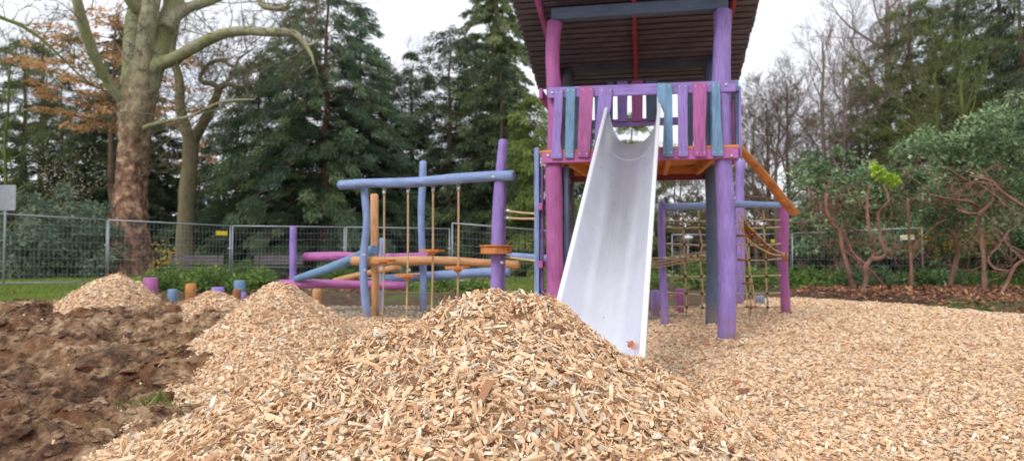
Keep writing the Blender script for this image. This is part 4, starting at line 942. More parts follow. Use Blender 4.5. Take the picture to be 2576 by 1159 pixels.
# sign seen from behind
pz = P(8, 700, 18.3); sg = empty('sign', 'grey square sign seen from behind on a thin pole', 'sign', (pz[0], pz[1], .05))
mb = MB(); mb.tube([(pz[0], pz[1], 0), P(15, 468, 18.3)], .028, 10); part('pole', mb, M['galv'], sg)
mb = MB(); c = P(12, 497, 18.26); mb.box(c, [[1, 0, 0], [0, 0, 1], [0, 1, 0]], [.29, .34, .006]); part('sign_panel', mb, M['grey_sign'], sg, .004)

# benches
def bench(px, Yq, w, label, zb=.05):
    x = (px-CX)/FPX*Yq; root = empty('park_bench', label, 'bench', (x, Yq, zb), 'park benches behind the fence'); c = np.array([x, Yq, zb]); E = np.eye(3)
    mb = MB()
    for k in range(3): mb.box(c+[0, .30+.03*k, .60+.125*k], E, [w/2, .02, .052], k)
    part('backrest', mb, M['bench'], root, .006)
    mb = MB()
    for k in range(4): mb.box(c+[0, -.18+.13*k, .45], E, [w/2, .058, .02], k)
    part('seat', mb, M['bench'], root, .006)
    for s in (-.4, .4):
        mb = MB(); mb.box(c+[s*w, -.15, .2], E, [.035, .04, .23]); mb.box(c+[s*w, .25, .2], E, [.035, .04, .23]); mb.bar(c+[s*w, .27, .4], c+[s*w, .37, .92], .05, .05); part('leg', mb, M['black'], root, .005)
bench(482, 25.9, 2.15, 'grey wooden park bench in front of the slim bare tree'); bench(694, 26.3, 1.9, 'grey wooden park bench between the fence posts, right of the other')
bx = P(846, 690, 26.0); rb = empty('litter_bin', 'green litter bin behind the fence right of the benches', 'litter bin', (bx[0], 26, .03))
mb = MB(); mb.tube([(bx[0], 26, .08), (bx[0], 26, .82)], .2, 18); part('body', mb, M['bin'], rb); mb = MB(); mb.tube([(bx[0], 26, .822), (bx[0], 26, .9), (bx[0], 26, .96)], [.215, .215, .12], 18); part('lid', mb, M['bin'], rb)
lx_ = P(1730, 600, 31); ll = empty('park_lamp', 'pale capped park lamp seen through the rope net', 'lamp', (lx_[0], 31, -.1))
mb = MB(); mb.tube([(lx_[0], 31, -.2), (lx_[0], 31, lx_[2]-.1)], .03, 8); part('post', mb, M['galv'], ll)
mb = MB(); mb.tube([(lx_[0], 31, lx_[2]-.12), (lx_[0], 31, lx_[2]-.02), (lx_[0], 31, lx_[2]), (lx_[0], 31, lx_[2]+.1), (lx_[0], 31, lx_[2]+.15)], [.06, .1, .27, .2, .04], 20, round_end=False); part('lamp_shade', mb, M['lampwhite'], ll)

# ------------------------------------------------------------------ logs
def log(mb, p0, p1, r0, r1=None, seed=0, bend=.03, jit=.10, n=16, ell=1):
    r1 = r1 or r0; p0 = np.asarray(p0, float); p1 = np.asarray(p1, float); L = np.linalg.norm(p1-p0); k = max(4, int(L/.14)); t = np.linspace(0, 1, k); rr = np.random.RandomState(seed+5)
    d = (p1-p0)/L; s1 = np.cross(d, [0, 0, 1.]) if abs(d[2]) < .9 else np.array([1., 0, 0]); s1 /= np.linalg.norm(s1); s2 = np.cross(d, s1)
    ph_ = rr.rand(4)*6; f1, f2 = rr.uniform(1.5, 3, 2)
    o1 = bend*(np.sin(t*L*f1+ph_[0])-np.sin(ph_[0])*(1-t)-np.sin(L*f1+ph_[0])*t); o2 = bend*(np.sin(t*L*f2+ph_[1])-np.sin(ph_[1])*(1-t)-np.sin(L*f2+ph_[1])*t)
    pts = p0+np.outer(t, p1-p0)+np.outer(o1, s1)+np.outer(o2, s2)
    mb.tube(pts, r0+(r1-r0)*t, n, jit, seed, ell=ell)
def part_log(name, mat, parent, *a, **k):
    mb = MB(); log(mb, *a, **k); return part(name, mb, M[mat], parent)
def bolt(parent, p, r=.016, axis=(0, -1, 0)):
    mb = MB(); p = np.asarray(p, float); a_ = np.asarray(axis, float); mb.tube([p, p+a_*.012], r, 10, round_end=False); part('bolt', mb, M['bolt'], parent)

# ---- tower ----
A11 = math.radians(11); ex = np.array([math.cos(A11), -math.sin(A11), 0]); ey = np.array([math.sin(A11), math.cos(A11), 0]); ez = np.array([0, 0, 1.])
O = np.array([.526, 8.6, 0]); TW, TD = 2.07, 1.56
def T(x, y, z): return O+x*ex+y*ey+z*ez
def lxz(px, py, yl):
    u = (px-CX)/FPX
    # x,z in tower coordinates of the point seen at (px,py) on plane y=yl
    # X = O0 + x c + y s ; Y = O1 - x s + y c ; X = u' Y  with exact ray
    d = P(px, py, 1.0)-np.array([0, 0, CAMZ]); c_, s_ = math.cos(A11), math.sin(A11)
    a0 = O[0]+yl*s_; b0 = O[1]+yl*c_
    x = (d[0]*b0-a0)/(c_+d[0]*s_); Yw = b0-x*s_; return x, CAMZ+d[2]*Yw
tower = empty('slide_tower', 'tall purple and magenta wooden play tower with dark slatted roof and steel slide', 'play tower', T(TW/2, TD/2, 0))
part_log('post', 'magenta', tower, T(0, 0, -.3), T(0, 0, 2.22), .108, .102, seed=1, bend=.010, jit=.14, n=22)
part_log('post', 'magenta', tower, T(.0, 0, 2.2), T(.02, 0, 4.0), .085, .095, seed=2, bend=.03, jit=.16, n=22)
p_ = part_log('post', 'purple', tower, T(TW, 0, -.3), T(TW, 0, 4.0), .115, .105, seed=3, bend=.022, jit=.16, n=22)
part_log('post', 'dark', tower, T(.02, TD, -.3), T(.02, TD, 3.85), .095, .09, seed=4, bend=.012, n=18)
part_log('post', 'slate', tower, T(TW, TD, -.3), T(TW, TD, 3.85), .10, .095, seed=5, bend=.012, n=18)
# front beam
mb = MB(); mb.bar(T(-.02, 0, 4.075), T(TW+.06, 0, 4.075), .13, .15, ey); part('beam', mb, M['slate'], tower, .012)
mb = MB(); mb.bar(T(-.02, TD, 3.80), T(TW+.06, TD, 3.80), .12, .14, ey); part('beam', mb, M['dark'], tower, .012)
# roof
rz = lambda y: 4.245-.28*y
roofp = MB(); rs = np.random.RandomState(8)
sl = math.atan(.28); dv = math.cos(sl)*ey-math.sin(sl)*ez; nv_ = math.cos(sl)*ez+math.sin(sl)*ey
mb = MB(); y = -1.0; k = 0
while y < 2.13:
    w = rs.uniform(.078, .102); zc = rz(y)+.016; a0 = -.53+rs.normal(0, .004); a1 = TW+.47+rs.normal(0, .004); dz = rs.normal(0, .0035, 2)
    mb.bar(T(a0, y+w/2, rz(y+w/2)+.016+dz[0]), T(a1, y+w/2+rs.normal(0, .004), rz(y+w/2)+.016+dz[1]), w, .045, dv, k); y += w+.032; k += 1
roof = part('roof', mb, M['slat'], tower, .004)
mb = MB(); mb.bar(T(TW/2-.03, -1.0, rz(-1)+.062), T(TW/2-.03, 2.17, rz(2.17)+.062), TW+.99, .012, ex); part('roofing_sheet', mb, M['roofing'], roof)
mb = MB(); mb.bar(T(1.01, -1.0, rz(-1)-.055), T(1.01, 1.85, rz(1.85)-.055), .055, .11, ex, 3); part('rafter', mb, M['red'], roof, .004)
mb = MB(); mb.bar(T(-.18, -.36, rz(-.36)-.06), T(-.13, 1.85, rz(1.85)-.06), .06, .12, ex, 4); part('rafter', mb, M['pink'], roof, .004)
mb = MB(); mb.bar(T(TW+.15, -.9, rz(-.9)-.055), T(TW+.15, 1.85, rz(1.85)-.055), .05, .11, ex, 5); part('rafter', mb, M['red'], roof, .004)
# platform
mb = MB(); k = 0
for y in np.arange(-.13, TD+.1, .115):
    mb.bar(T(-.16, y+.05, 2.318), T(TW+.16, y+.05, 2.318), .108, .034, ey, k); k += 1
plat = part('platform', mb, M['orange'], tower, .004)
for xj, xk in ((.16, .30), (1.42, 1.42), (TW-.12, TW-.2)):
    mb = MB(); mb.bar(T(xj, -.07, 2.235), T(xk, TD-.05, 2.235), .06, .125, ex, 3); part('joist', mb, M['orange'], plat, .004)
mb = MB(); mb.bar(T(-.16, TD+.06, 2.15), T(TW+.1, TD+.06, 2.15), .06, .085, ey, 2); part('beam', mb, M['dark_red'], plat, .005)
mb = MB(); mb.bar(T(-.16, TD+.06, 2.247), T(TW+.1, TD+.06, 2.247), .055, .105, ey, 2); part('fascia', mb, M['orange'], plat, .004)
xl0, zl0 = lxz(1362, 403, -.12); xr0, zr0 = lxz(1857, 396, -.12)
mb = MB(); mb.bar(T(xl0, -.12, 2.235), T(xr0, -.12, 2.235), .05, .125, ey, 6); part('beam', mb, M['pink'], tower, .008)
for px in (1378, 1840): 
    x_, z_ = lxz(px, 391, -.15); bolt(tower, T(x_, -.147, z_), .014, -ey)
# front rail
xa, za = lxz(1378, 235, -.12); xb, zb_ = lxz(1850, 216, -.12)
mb = MB(); mb.bar(T(xa, -.12, za), T(xb, -.12, zb_-.005), .045, .135, ey, 7); rail = part('rail', mb, M['purple'], tower, .01)
bolt(tower, T(*[lxz(1388, 233, -.15)[0], -.145, lxz(1388, 233, -.15)[1]]), .014, -ey); q_ = lxz(1826, 212, -.15); bolt(tower, T(q_[0], -.145, q_[1]), .014, -ey)
def zoom7(x, y): return 1349+.25*x, 199+.25*y
boards = [('purple', [(183, 98), (268, 98), (255, 400), (240, 600), (258, 800), (148, 800), (160, 640), (170, 400)]), ('steel_blue', [(298, 80), (392, 80), (382, 400), (372, 795), (285, 795), (292, 500)]), ('magenta', [(435, 72), (575, 78), (560, 400), (530, 790), (412, 785), (420, 500), (428, 300)]),
          ('purple', [(632, 82), (768, 88), (745, 300), (700, 480), (660, 700), (650, 780), (570, 780), (590, 560), (610, 320)]), ('steel_blue', [(1208, 42), (1368, 42), (1368, 300), (1372, 560), (1378, 778), (1268, 778), (1276, 560), (1284, 300), (1218, 190)]),
          ('purple', [(1418, 42), (1520, 42), (1520, 400), (1524, 780), (1424, 780), (1424, 400)]), ('magenta', [(1570, 36), (1715, 40), (1708, 300), (1698, 560), (1712, 780), (1592, 780), (1574, 560), (1576, 300)]), ('steel_blue', [(1760, 30), (1845, 30), (1856, 400), (1882, 776), (1768, 776), (1766, 400)])]
def rounded(pts, r=.022):
    out = []; n = len(pts)
    for i_ in range(n):
        p0, p1, p2 = map(np.array, (pts[i_-1], pts[i_], pts[(i_+1) % n])); d0 = p0-p1; d1 = p2-p1; l0, l1 = np.linalg.norm(d0), np.linalg.norm(d1); d0 /= l0; d1 /= l1
        rr = min(r, l0*.45, l1*.45)
        for t in (0, .25, .5, .75, 1): out.append((1-t)**2*(p1+d0*rr)+2*t*(1-t)*p1+t*t*(p1+d1*rr))
    return out
for k, (mt, pts) in enumerate(boards):
    q = [lxz(*zoom7(*p_), -.17) for p_ in pts]; mb = MB(); mb.outline(rounded(q), T(0, -.178, 0), ex, ez, ey, .033, k)
    bo = part('board', mb, M[mt], tower, .004)
    zt = max(z_ for _, z_ in q); zl = min(z_ for _, z_ in q); xt = [x_ for x_, z_ in q if z_ > zt-.05]; xo = [x_ for x_, z_ in q if z_ < zl+.05]
    for xs_, z_ in ((xt, zt-.045), (xo, zl+.05)):
        for f in (.2, .8):
            mb = MB(); pp = T(min(xs_)+(max(xs_)-min(xs_))*f, -.178, z_); mb.tube([pp, pp-ey*.004], .007, 8, round_end=False); part('screw', mb, M['bolt'], bo)
# rear railing: full boards left and right, header in the middle
def rear(px0, px1, z0, z1, mt, y=TD-.12, k=0):
    x0 = lxz(px0, 300, y)[0]; x1 = lxz(px1, 300, y)[0]; mb = MB(); mb.outline(rounded([(x0, z0), (x1, z0), (x1+.01, z1), (x0-.005, z1)], .02), T(0, y, 0), ex, ez, ey, .03, k); part('board', mb, M[mt], tower, .004)
for a_, b_, mt in ((1438, 1456, 'slate'), (1470, 1488, 'slate'), (1496, 1516, 'steel_blue'), (1722, 1742, 'slate'), (1762, 1782, 'slate'), (1786, 1800, 'steel_blue')): rear(a_, b_, 2.28, 3.35, mt)
for a_, b_, mt in ((1528, 1541, 'slate'), (1553, 1577, 'purple'), (1589, 1616, 'magenta'), (1625, 1652, 'slate')): rear(a_, b_, 2.96, 3.55, mt)
mb = MB(); x0 = lxz(1500, 300, TD-.1)[0]; x1 = lxz(1735, 300, TD-.1)[0]; mb.bar(T(.08, TD-.05, 2.95), T(TW-.05, TD-.05, 2.95), .05, .11, ey, 3); part('rail', mb, M['purple'], tower, .006)
mb = MB(); mb.bar(T(.0, TD-.05, 3.42), T(TW, TD-.05, 3.42), .05, .11, ey, 3); part('rail', mb, M['slate'], tower, .006)
# side rails
mb = MB(); mb.bar(T(TW+.15, -.06, 3.06), T(TW+.15, TD, 3.06), .045, .13, ex, 3); part('rail', mb, M['steel_blue'], tower, .008)
for k in range(5): mb = MB(); mb.bar(T(TW+.187, .02+.3*k, 2.2), T(TW+.187, .02+.3*k, 3.06), .03, .1, ex, k); part('board', mb, M[('purple', 'steel_blue', 'magenta')[k % 3]], tower, .004)
mb = MB(); mb.bar(T(-.15, -.10, 3.06), T(-.15, TD, 3.06), .045, .13, ex, 3); part('rail', mb, M['magenta'], tower, .008)
# ladder on the left, behind the magenta post
for xs_, mt, zt in ((-.225, 'blue', 2.40), (.15, 'slate', 2.2)):
    x_, w_ = xs_, .06; mb = MB(); mb.bar(T(x_, .1, -.2), T(x_, .1, zt), .06, .12, ex, 2); lad = part('upright', mb, M[mt], tower, .006)
    mb = MB(); mb.bar(T(x_+.055*(1 if xs_ < 0 else -1), .16, -.2), T(x_+.055*(1 if xs_ < 0 else -1), .16, 2.15), .03, .10, ex, 2); part('side_board', mb, M['dark' if xs_ > 0 else 'purple'], lad, .004)
for z_ in (.55, .91, 1.28, 1.64, 1.98):
    mb = MB(); mb.bar(T(-.21, .2, z_), T(.19, .2, z_), .07, .07, ey, 2); part('rung', mb, M['magenta'], tower, .008)
    if z_ in (.91, 1.64):
        mb = MB(); mb.box(T(-.17, .02, z_), [ex, ez, ey], [.03, .045, .045]); part('bracket', mb, M['magenta'], tower, .006)
# ---- slide ----
yaw = math.radians(14.0); pit = math.radians(32.4)
dd = np.array([-math.sin(yaw)*math.cos(pit), -math.cos(yaw)*math.cos(pit), -math.sin(pit)]); sdir = np.array([math.cos(yaw), -math.sin(yaw), 0])
S0 = np.array([1.478, 8.30, 2.86]); 
ts = np.concatenate([np.linspace(-.12, .9, 18), np.linspace(1.0, 4.75, 26)])
cent = []; dep = []
for t in ts:
    tt = max(t, 0.0); p = S0+dd*t; rzv = S0[2]+dd[2]*tt if t >= 0 else S0[2]+dd[2]*t
    d_ = .34-.06*min(1, tt/4.75); zb1 = p[2]-d_/math.cos(pit); zb2 = 2.372-.02*tt; kq = .05
    hh = max(kq-abs(zb1-zb2), 0)/kq; zb = min(zb1, zb2)-hh*hh*kq/4
    cent.append([p[0], p[1], p[2]]); dep.append(p[2]-zb)
# run-out
p = S0+dd*4.75; dv0 = dd.copy(); dd0 = dep[-1]
for k in range(1, 9):
    f = k/8; pk = pit*(1-f); dv1 = np.array([-math.sin(yaw)*math.cos(pk), -math.cos(yaw)*math.cos(pk), -math.sin(pk)]); p = p+dv1*.07; cent.append(list(p)); dep.append(dd0*(1-.35*f)+0)
cent = np.array(cent); dep = np.array(dep)
# rim must stay level with the ground: clamp
ns = 25; s = np.sin(np.linspace(-PI/2, PI/2, ns)); zf = 1-(1-np.abs(s)**2.3)**.55
hw = .305
def trough(off):
    V = []
    for c_, d_ in zip(cent, dep):
        V.append(c_+np.outer(s*(hw+off), sdir)+np.outer(-(d_+off)*(1-zf), [0, 0, 1.]))
    return np.array(V)
Vi = trough(0); Vo = trough(.006); m_ = len(cent)
Ls = np.concatenate([[0], np.cumsum(np.linalg.norm(np.diff(cent, axis=0), axis=1))])
G = np.stack([np.repeat(Ls, ns), np.tile(s*hw*1.3, m_), np.zeros(m_*ns)], 1)
i = np.arange(m_-1)[:, None]*ns; j = np.arange(ns-1)[None, :]
Qi = np.stack([i+j, i+j+1, i+ns+j+1, i+ns+j], -1).reshape(-1, 4); no = m_*ns
Qe = []
for k in range(ns-1): Qe.append([k, k+no, k+1+no, k+1]); b_ = (m_-1)*ns; Qe.append([b_+k+1, b_+k+1+no, b_+k+no, b_+k])
mb = MB(); mb.add(np.vstack([Vi.reshape(-1, 3), Vo.reshape(-1, 3)]), np.vstack([G, G]), np.vstack([Qi[:, ::-1], Qi+no, Qe]), None, sq=True)
slide = part('slide', mb, M['slide'], tower)
for sg_, idx in ((-1, 0), (1, ns-1)):
    mb = MB(); L_ = Vi[:, idx, :]+sdir*sg_*.012; mb.tube(L_, .021, 12, round_end=False); part('slide_rim', mb, M['rim'], slide)
# seam band between top piece and chute
kk = 13; mb = MB(); mb.tube(Vi[kk]+np.array([0, 0, .001]), .0022, 6, caps=False); part('seam', mb, M['galv'], slide)
# leaf on the slide
def proj(V):
    d = V-np.array([0, 0, CAMZ]); yf = d[..., 1]*cp+d[..., 2]*sp; zf_ = -d[..., 1]*sp+d[..., 2]*cp
    return CX+FPX*d[..., 0]/yf, CY-FPX*zf_/yf
qx, qy = proj(Vi); kq = np.unravel_index(np.argmin((qx-1584)**2+(qy-866)**2), qx.shape); lp = Vi[kq].copy()
leaf(0, 0, .038, 'rust orange maple leaf lying near the foot of the steel slide', pos=lp+np.array([0, -.02, .012]), tilt=(.9, .15))

# ---- handrail and net frame on the right ----
net = empty('net_frame', 'rope net frame with blue top beam between purple and magenta posts', 'climbing net', P(1820, 800, 11.2)*[1, 1, 0])
YL, YR = 10.5, 11.35
part_log('post', 'purple', net, PZ(1673, 826, -.05), P(1664, 508, YL), .052*1.15, .055, seed=21, bend=.012)
part_log('post', 'magenta', net, P(1978, 812, YR), P(1971, 498, YR), .082, .08, seed=22, bend=.014)
part_log('post', 'purple', net, P(1859, 790, 13.5), P(1863, 404, 13.5), .085, .088, seed=23, bend=.012)
part_log('beam', 'blue', net, P(1668, 521, YL-.05), P(1962, 516, YR-.08), .055, .052, seed=24, bend=.012)
netY = lambda px: YL+(YR-YL)*(px-1668)/(1972-1668)
cols = [1717, 1757, 1798, 1838, 1879, 1921]; rows_ = [554, 571, 613, 651, 693, 736, 771]
mb = MB(); rs = np.random.RandomState(12)
for c_ in cols:
    Yc = netY(c_); pts = [P(c_-2, 528, Yc)]+[P(c_+rs.normal(0, 1.5)+(r_-530)*.04, r_, Yc) for r_ in rows_]+[P(c_+8, 792, Yc)]
    mb.tube(crom(pts, 3), .014, 6, round_end=False)
for r_ in rows_:
    pts = []
    for px in [1668]+cols+[1972]:
        sag = 3*math.sin(PI*(px-1668)/304)*1.0; pts.append(P(px, r_+(5 if px < 1700 else 0)*0+sag+rs.normal(0, 1), netY(px)-.01))
    mb.tube(crom(pts, 3), .013, 6, round_end=False)
netp = part('rope_net', mb, M['rope'], net)
mb = MB()
for c_ in cols:
    for r_ in rows_:
        q_ = P(c_+(r_-530)*.04, r_+3*math.sin(PI*(c_-1668)/304), netY(c_)); mb.box(q_, np.eye(3), [.018, .018, .022])
part('net_knots', mb, M['black'], netp, .006)
mb = MB()
for r_ in rows_:
    for px in (1682, 1960): q_ = P(px, r_, netY(px)); mb.tube([q_-[.03, 0, 0], q_+[.03, 0, 0]], .014, 8, round_end=False)
part('rope_end_fittings', mb, M['bolt'], netp)
# slack bundle of ropes crossing behind the slide
rb = empty('rope_bridge', 'bundled rope crossing between the slide and the slate tower post', 'rope bridge', P(1700, 800, 10)*[1, 1, 0])
for kq, (o1, o2) in enumerate(((0, 0), (7, 5), (16, 12), (25, 20))):
    mb = MB(); pts = [P(1636+2*kq, 650+o1+rs.normal(0, 2), 10.1), P(1670, 648+o1*.9, 10.1), P(1710, 642+o2, 10.1), P(1745, 637+o2, 10.1), P(1786, 632+o2*.8, 10.1)]; mb.tube(crom(pts, 5), .010, 7, round_end=False); part('rope', mb, M['rope'], rb)
mb = MB()
for q in np.linspace(1640, 1772, 9): mb.tube([P(q, 650-(q-1640)*.1, 10.08), P(q+11, 672-(q-1640)*.14, 10.08)], .007, 6, round_end=False)
part('rope_lacing', mb, M['rope'], rb)
mb = MB()
for q in (1668, 1698, 1712, 1742, 1765): mb.tube([P(q, 650-(q-1640)*.07, 10.03), P(q+9, 652-(q-1640)*.07, 10.03)], .014, 8, round_end=False)
part('rope_clips', mb, M['bolt'], rb)
# orange handrail
hr = empty('handrail', 'orange wooden handrail slanting from the tower down to the magenta net post', 'handrail', P(1920, 800, 10.3)*[1, 1, 0])
mb = MB(); log(mb, P(1850, 362, 8.6), P(1997, 535, 10.6), .06, .085, 31, .008, .08, 16, .6); part('pole', mb, M['orange'], hr)
# rope ladder
rl = empty('rope_ladder', 'hanging rope ladder with short brown rungs in front of the net', 'rope ladder', P(1890, 830, 9.6)*[1, 1, 0])
Yl = 9.7
for pts in ([(1857, 528), (1862, 600), (1868, 655), (1874, 715), (1882, 775), (1890, 835)], [(1862, 528), (1872, 600), (1881, 655), (1892, 715), (1900, 775), (1907, 832)]):
    mb = MB(); mb.tube(crom([P(a_, b_, Yl) for a_, b_ in pts], 4), .009, 6, round_end=False); part('rope', mb, M['rope'], rl)
for a_, b_ in ((1866, 592), (1869, 653), (1880, 712), (1890, 771)):
    mb = MB(); log(mb, P(a_-14, b_, Yl), P(a_+14, b_+1, Yl), .018, .018, 3, .002, .05, 10); part('rung', mb, M['brownwood'], rl)
# twisted rung bridge
tb = empty('rope_bridge', 'sagging bridge of brown wooden rungs and rope tied to the magenta post', 'rope bridge', P(1920, 800, 10.8)*[1, 1, 0])
pa = [(1862, 535), (1880, 565), (1905, 590), (1930, 615), (1955, 632), (1982, 640)]; pc = [(1860, 560), (1872, 590), (1892, 612), (1918, 628), (1945, 640), (1980, 642)]
for q in (pa, pc): mb = MB(); mb.tube(crom([P(a_, b_, 10+1.2*(a_-1860)/120) for a_, b_ in q], 5), .013, 6, round_end=False); part('rope', mb, M['rope'], tb)
CA = crom([P(a_, b_, 10.0+1.2*(a_-1860)/120) for a_, b_ in pa], 3); CB = crom([P(a_, b_, 10.5+.7*(a_-1860)/120) for a_, b_ in pc], 3)
for kq in range(2, 15):
    mb = MB(); mb.bar(CA[kq]+rs.normal(0, .015, 3), CB[kq]+rs.normal(0, .045, 3)+[.05, 0, -.03], .042, .026, rs.normal(0, 1, 3), kq); part('rung', mb, M['brownwood'], tb, .006)
# ---- stumps ----
g4 = 'painted stepping stumps'
def stump(px, py, pyb, w, Yq, mt, label, taper=.9, sd=0):
    top = P(px, py, Yq); r = w/FPX*Yq/2; mb = MB(); gz_ = float(base_h(np.array([top[0]]), np.array([Yq]))[0])
    mb.tube([(top[0], Yq, gz_-.25), (top[0], Yq, (top[2]+gz_)/2), (top[0]+rs.normal(0, .006), Yq, top[2])], [r*taper, r*.97, r], 16, .08, sd)
    solo('stepping_stump', mb, M[mt], label, 'stump', (top[0], Yq, gz_), g4)
stump(379, 698, 760, 33, 12.9, 'magenta', 'wide magenta stump beside the farthest chip heap', .85, 1)
stump(434, 727, 771, 24, 13.1, 'steel_blue', 'blue stump between the magenta and the orange stump', .95, 2)
stump(480, 713, 765, 25, 13.7, 'orange', 'orange natural wood stump right of the blue one', .95, 3)
stump(547, 722, 760, 31, 12.2, 'purple', 'low purple stump poking over the low rounded chip heap', .95, 4)
stump(603, 705, 760, 26, 14.2, 'steel_blue', 'taller blue stump behind the small brown stump', .95, 5)
stump(595, 727, 760, 20, 12.9, 'brownwood', 'small brown wood stump between two heaps', .95, 6)
stump(613, 735, 760, 14, 13.6, 'purple', 'thin purple stump right of the brown one', .95, 7)
stump(1647, 730, 806, 21, 11.3, 'purple', 'purple stump right beside the lower slide edge', .95, 8)
stump(1710, 725, 790, 22, 11.9, 'magenta', 'magenta stump under the rope net, narrower at its foot', .72, 9)
stump(1910, 743, 765, 24, 14.2, 'steel_blue', 'low blue stump behind the rope ladder', .95, 10)

# ---- climbing frame on the left ----
cf = empty('climbing_frame', 'log climbing frame in blue, magenta and orange with hanging ropes and discs', 'climbing frame', P(1060, 800, 11)*[1, 1, 0])
Yb0, Yb1 = 10.5, 9.25
part_log('top_beam', 'blue', cf, P(853, 466, Yb0), P(1293, 442, Yb1), .071, .069, seed=41, bend=.014, jit=.14)
mb = MB(); r_ = crom([list(P(a_, b_, 10.45))+[w_/FPX*10.4/2] for a_, b_, w_ in ((926, 830, 21), (921, 780, 21), (914, 700, 19), (915, 640, 20), (922, 560, 19), (919, 510, 18), (916, 474, 17))], 4); mb.tube(r_[:, :3], r_[:, 3]*1.05, 16, .08, 3); part('post', mb, M['blue'], cf)
mb = MB(); mb.tube([P(944, 812, 11.2), P(943, 700, 11.2), P(942, 600, 11.2), P(941, 488, 11.2)], .063, 14, .12, 4); part('post', mb, M['rawwood'], cf)
part_log('post', 'blue', cf, P(1062, 800, 12.2), P(1064, 405, 12.2), .066, .064, seed=43, bend=.02)
mb = MB(); r_ = crom([list(P(a_, b_, 9.4))+[w_/FPX*9.4/2] for a_, b_, w_ in ((1249, 800, 30), (1249, 700, 30), (1251, 600, 31), (1254, 520, 31), (1258, 440, 27), (1266, 351, 24))], 4); mb.tube(r_[:, :3], r_[:, 3], 16, .06, 5); part('post', mb, M['purple'], cf)
part_log('post', 'purple', cf, P(1265, 800, 9.5), P(1268, 468, 9.5), .03, .03, seed=45, bend=.004)
part_log('post', 'purple', cf, P(737, 740, 12.6), P(737, 568, 12.6), .062, .062, seed=46, bend=.02)
part_log('post', 'blue', cf, P(958, 812, 11.9), P(962, 598, 11.9), .05, .055, seed=47, bend=.008)
part_log('post', 'rawwood', cf, P(797, 790, 12.1), P(798, 726, 12.0), .088, .085, seed=48, bend=.004)
part_log('balance_log', 'pink', cf, P(765, 646, 12.9), P(1078, 647, 11.9), .078, .08, seed=49, bend=.012)
part_log('balance_log', 'steel_blue', cf, P(744, 702, 12.2), P(942, 628, 10.7), .062, .088, seed=50, bend=.016)
part_log('balance_log', 'pink', cf, P(703, 713, 12.3), P(1023, 719, 11.8), .075, .078, seed=51, bend=.01)
part_log('balance_log', 'rawwood', cf, P(884, 656, 10.6), P(1306, 666, 10.3), .072, .058, seed=52, bend=.02)
part_log('balance_log', 'rawwood', cf, P(840, 706, 12.6), P(1005, 671, 11.6), .05, .055, seed=53, bend=.01)
part_log('balance_log', 'blue', cf, P(958, 702, 12.7), P(1282, 682, 12.3), .078, .08, seed=54, bend=.014)
part_log('balance_log', 'pink', cf, P(1060, 690, 13.2), P(1140, 688, 13.2), .05, .05, seed=55, bend=.005)
for px, dz_ in ((966, 655), (1026, 692), (1089, 630), (1153, 673)):
    f = (px-853)/(1293-853); Yr = Yb0+(Yb1-Yb0)*f; yt = 466-24*f+12
    rope = MB(); bot = {966: 780, 1026: 780, 1089: 780, 1153: 760}[px]; top = P(px, yt+10, Yr); bt = P(px-4, bot, Yr); bt[2] = .03; rope.tube(crom([top, (top+bt)/2+[.01, 0, 0], bt], 6), .0135, 8, round_end=False)
    ro = part('rope', rope, M['rope'], cf)
    mb = MB(); mb.tube([top+[0, 0, .015], top-[0, 0, .05]], .024, 10, round_end=False); part('rope_socket', mb, M['bolt'], ro)
    mb = MB(); q = np.linspace(0, 2*PI, 15); mb.tube(np.stack([top[0]+.022*np.cos(q), 0*q+Yr, top[2]+.045+.025*np.sin(q)], 1), .007, 6, caps=False); part('shackle', mb, M['bolt'], ro)
    c_ = P(px-2, dz_, Yr-.02); mb = MB(); mb.tube([c_-[0, 0, .07], c_-[0, 0, .02], c_-[0, 0, .018], c_+[0, 0, .018]], [.03, .07, .178, .182], 24, round_end=False, smooth=False); part('step_disc', mb, M['orange'], ro)
mb = MB(); c_ = P(1248, 628, 9.35); mb.tube([c_-[0, 0, .055], c_+[0, 0, .045]], [.215, .215], 8, round_end=False, smooth=False); sd_ = part('step_platform', mb, M['orange'], cf, .006)
mb = MB(); mb.tube([c_+[0, 0, .047], c_+[0, 0, .062]], [.235, .235], 24, round_end=False, smooth=False); part('step_top', mb, M['orange'], sd_, .003)
for px, py, Yq in ((861, 462, 10.4), (1240, 444, 9.25), (915, 640, 10.25), (917, 678, 10.3), (734, 716, 12.15), (868, 716, 12.0), (1029, 645, 11.9), (1029, 678, 10.35), (1262, 660, 9.2)):
    bolt(cf, P(px, py, Yq), .02)
mb = MB(); c_ = PZ(962, 812, -.01); mb.tube([c_-[0, 0, .1], c_+[0, 0, .035]], [.32, .28], 20, .2, 4); solo('concrete_footing', mb, M['concrete'], 'pale concrete footing exposed at the foot of the natural wood post', 'footing', c_)
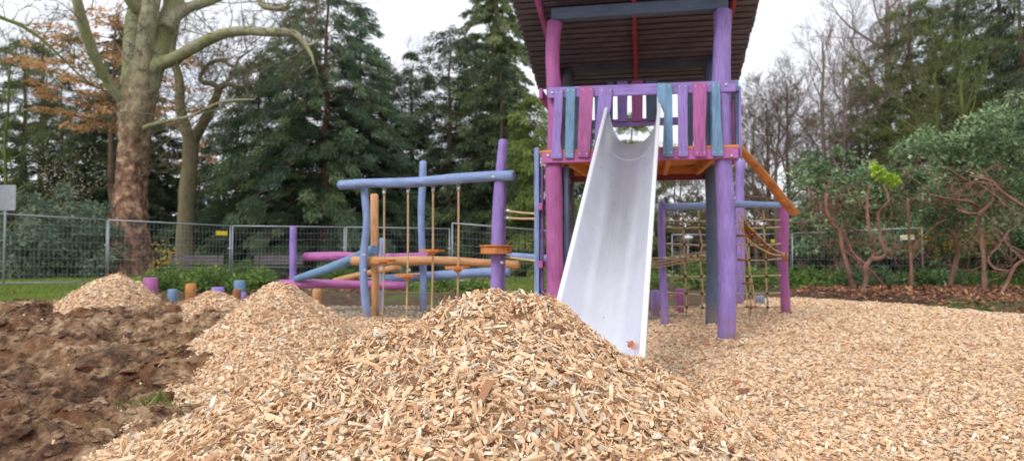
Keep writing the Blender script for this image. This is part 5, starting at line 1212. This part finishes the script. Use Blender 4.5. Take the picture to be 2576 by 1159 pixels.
# ropes and rail from the frame to the tower
rr_ = empty('rope_bridge', 'taut hand ropes and blue rail linking the leaning purple post to the tower ladder', 'rope bridge', P(1310, 800, 9)*[1, 1, 0])
for (a0, b0, a1, b1) in ((1272, 530, 1352, 538), (1272, 548, 1352, 550), (1270, 645, 1352, 656)):
    rp = MB(); rp.tube(crom([P(a0, b0, 9.35), P((a0+a1)/2, (b0+b1)/2+1, 9.05), P(a1, b1, 8.75)], 4), .014, 8, round_end=False); ro = part('rope', rp, M['rope'], rr_)
    mb = MB(); mb.tube([P(a0-2, b0, 9.35), P(a0+12, b0+.5, 9.3)], .025, 10, round_end=False); part('rope_socket', mb, M['bolt'], ro)
part_log('rail', 'blue', rr_, P(1276, 643, 11.6), P(1436, 652, 10.9), .055, .055, seed=60, bend=.006)

# ------------------------------------------------------------------ light
w = bpy.data.worlds.new("World"); bpy.context.scene.world = w; w.use_nodes = True; nt = w.node_tree
bg = nt.nodes['Background']; sky = N(nt, 'ShaderNodeTexSky', sky_type='NISHITA'); sky.sun_disc = False
SE, SA = math.radians(42), math.radians(215)
sky.sun_elevation = SE; sky.sun_rotation = SA
tc = N(nt, 'ShaderNodeTexCoord')
n1 = noise(nt, mapping(nt, tc.outputs['Generated'], (1.2, 1.2, 3)), 2.2, 6, .6)
sk = mixc(nt, (0, 0, 0, 1), sky.outputs[0], 1.0)
scl = N(nt, 'ShaderNodeVectorMath', operation='SCALE'); scl.inputs['Scale'].default_value = 1.0; nt.links.new(sky.outputs[0], scl.inputs[0])
cl = ramp(nt, [(.35, (7.4, 7.7, 8.5, 1)), (.6, (8.8, 9.0, 9.6, 1))], n1)
mx = mixc(nt, scl.outputs[0], cl, maprange(nt, n1, .34, .46, .72, 1.0))
nt.links.new(mx, bg.inputs[0]); bg.inputs[1].default_value = .10
sd = bpy.data.lights.new('sun', 'SUN'); so = bpy.data.objects.new('sun', sd); C.objects.link(so)
sd.energy = 1.5; sd.angle = math.radians(22); sd.color = (1, .97, .92)
dsun = Vector((math.sin(SA)*math.cos(SE), math.cos(SA)*math.cos(SE), math.sin(SE)))
so.rotation_euler = dsun.to_track_quat('Z', 'Y').to_euler(); so.location = (0, 0, 30)
sc = bpy.context.scene
sc.view_settings.view_transform = 'Standard'; sc.view_settings.look = 'None'; sc.view_settings.exposure = .42; sc.view_settings.gamma = 1
sc.cycles.max_bounces = 6; sc.cycles.diffuse_bounces = 3; sc.cycles.glossy_bounces = 3; sc.cycles.transparent_max_bounces = 4
sc.cycles.use_denoising = True
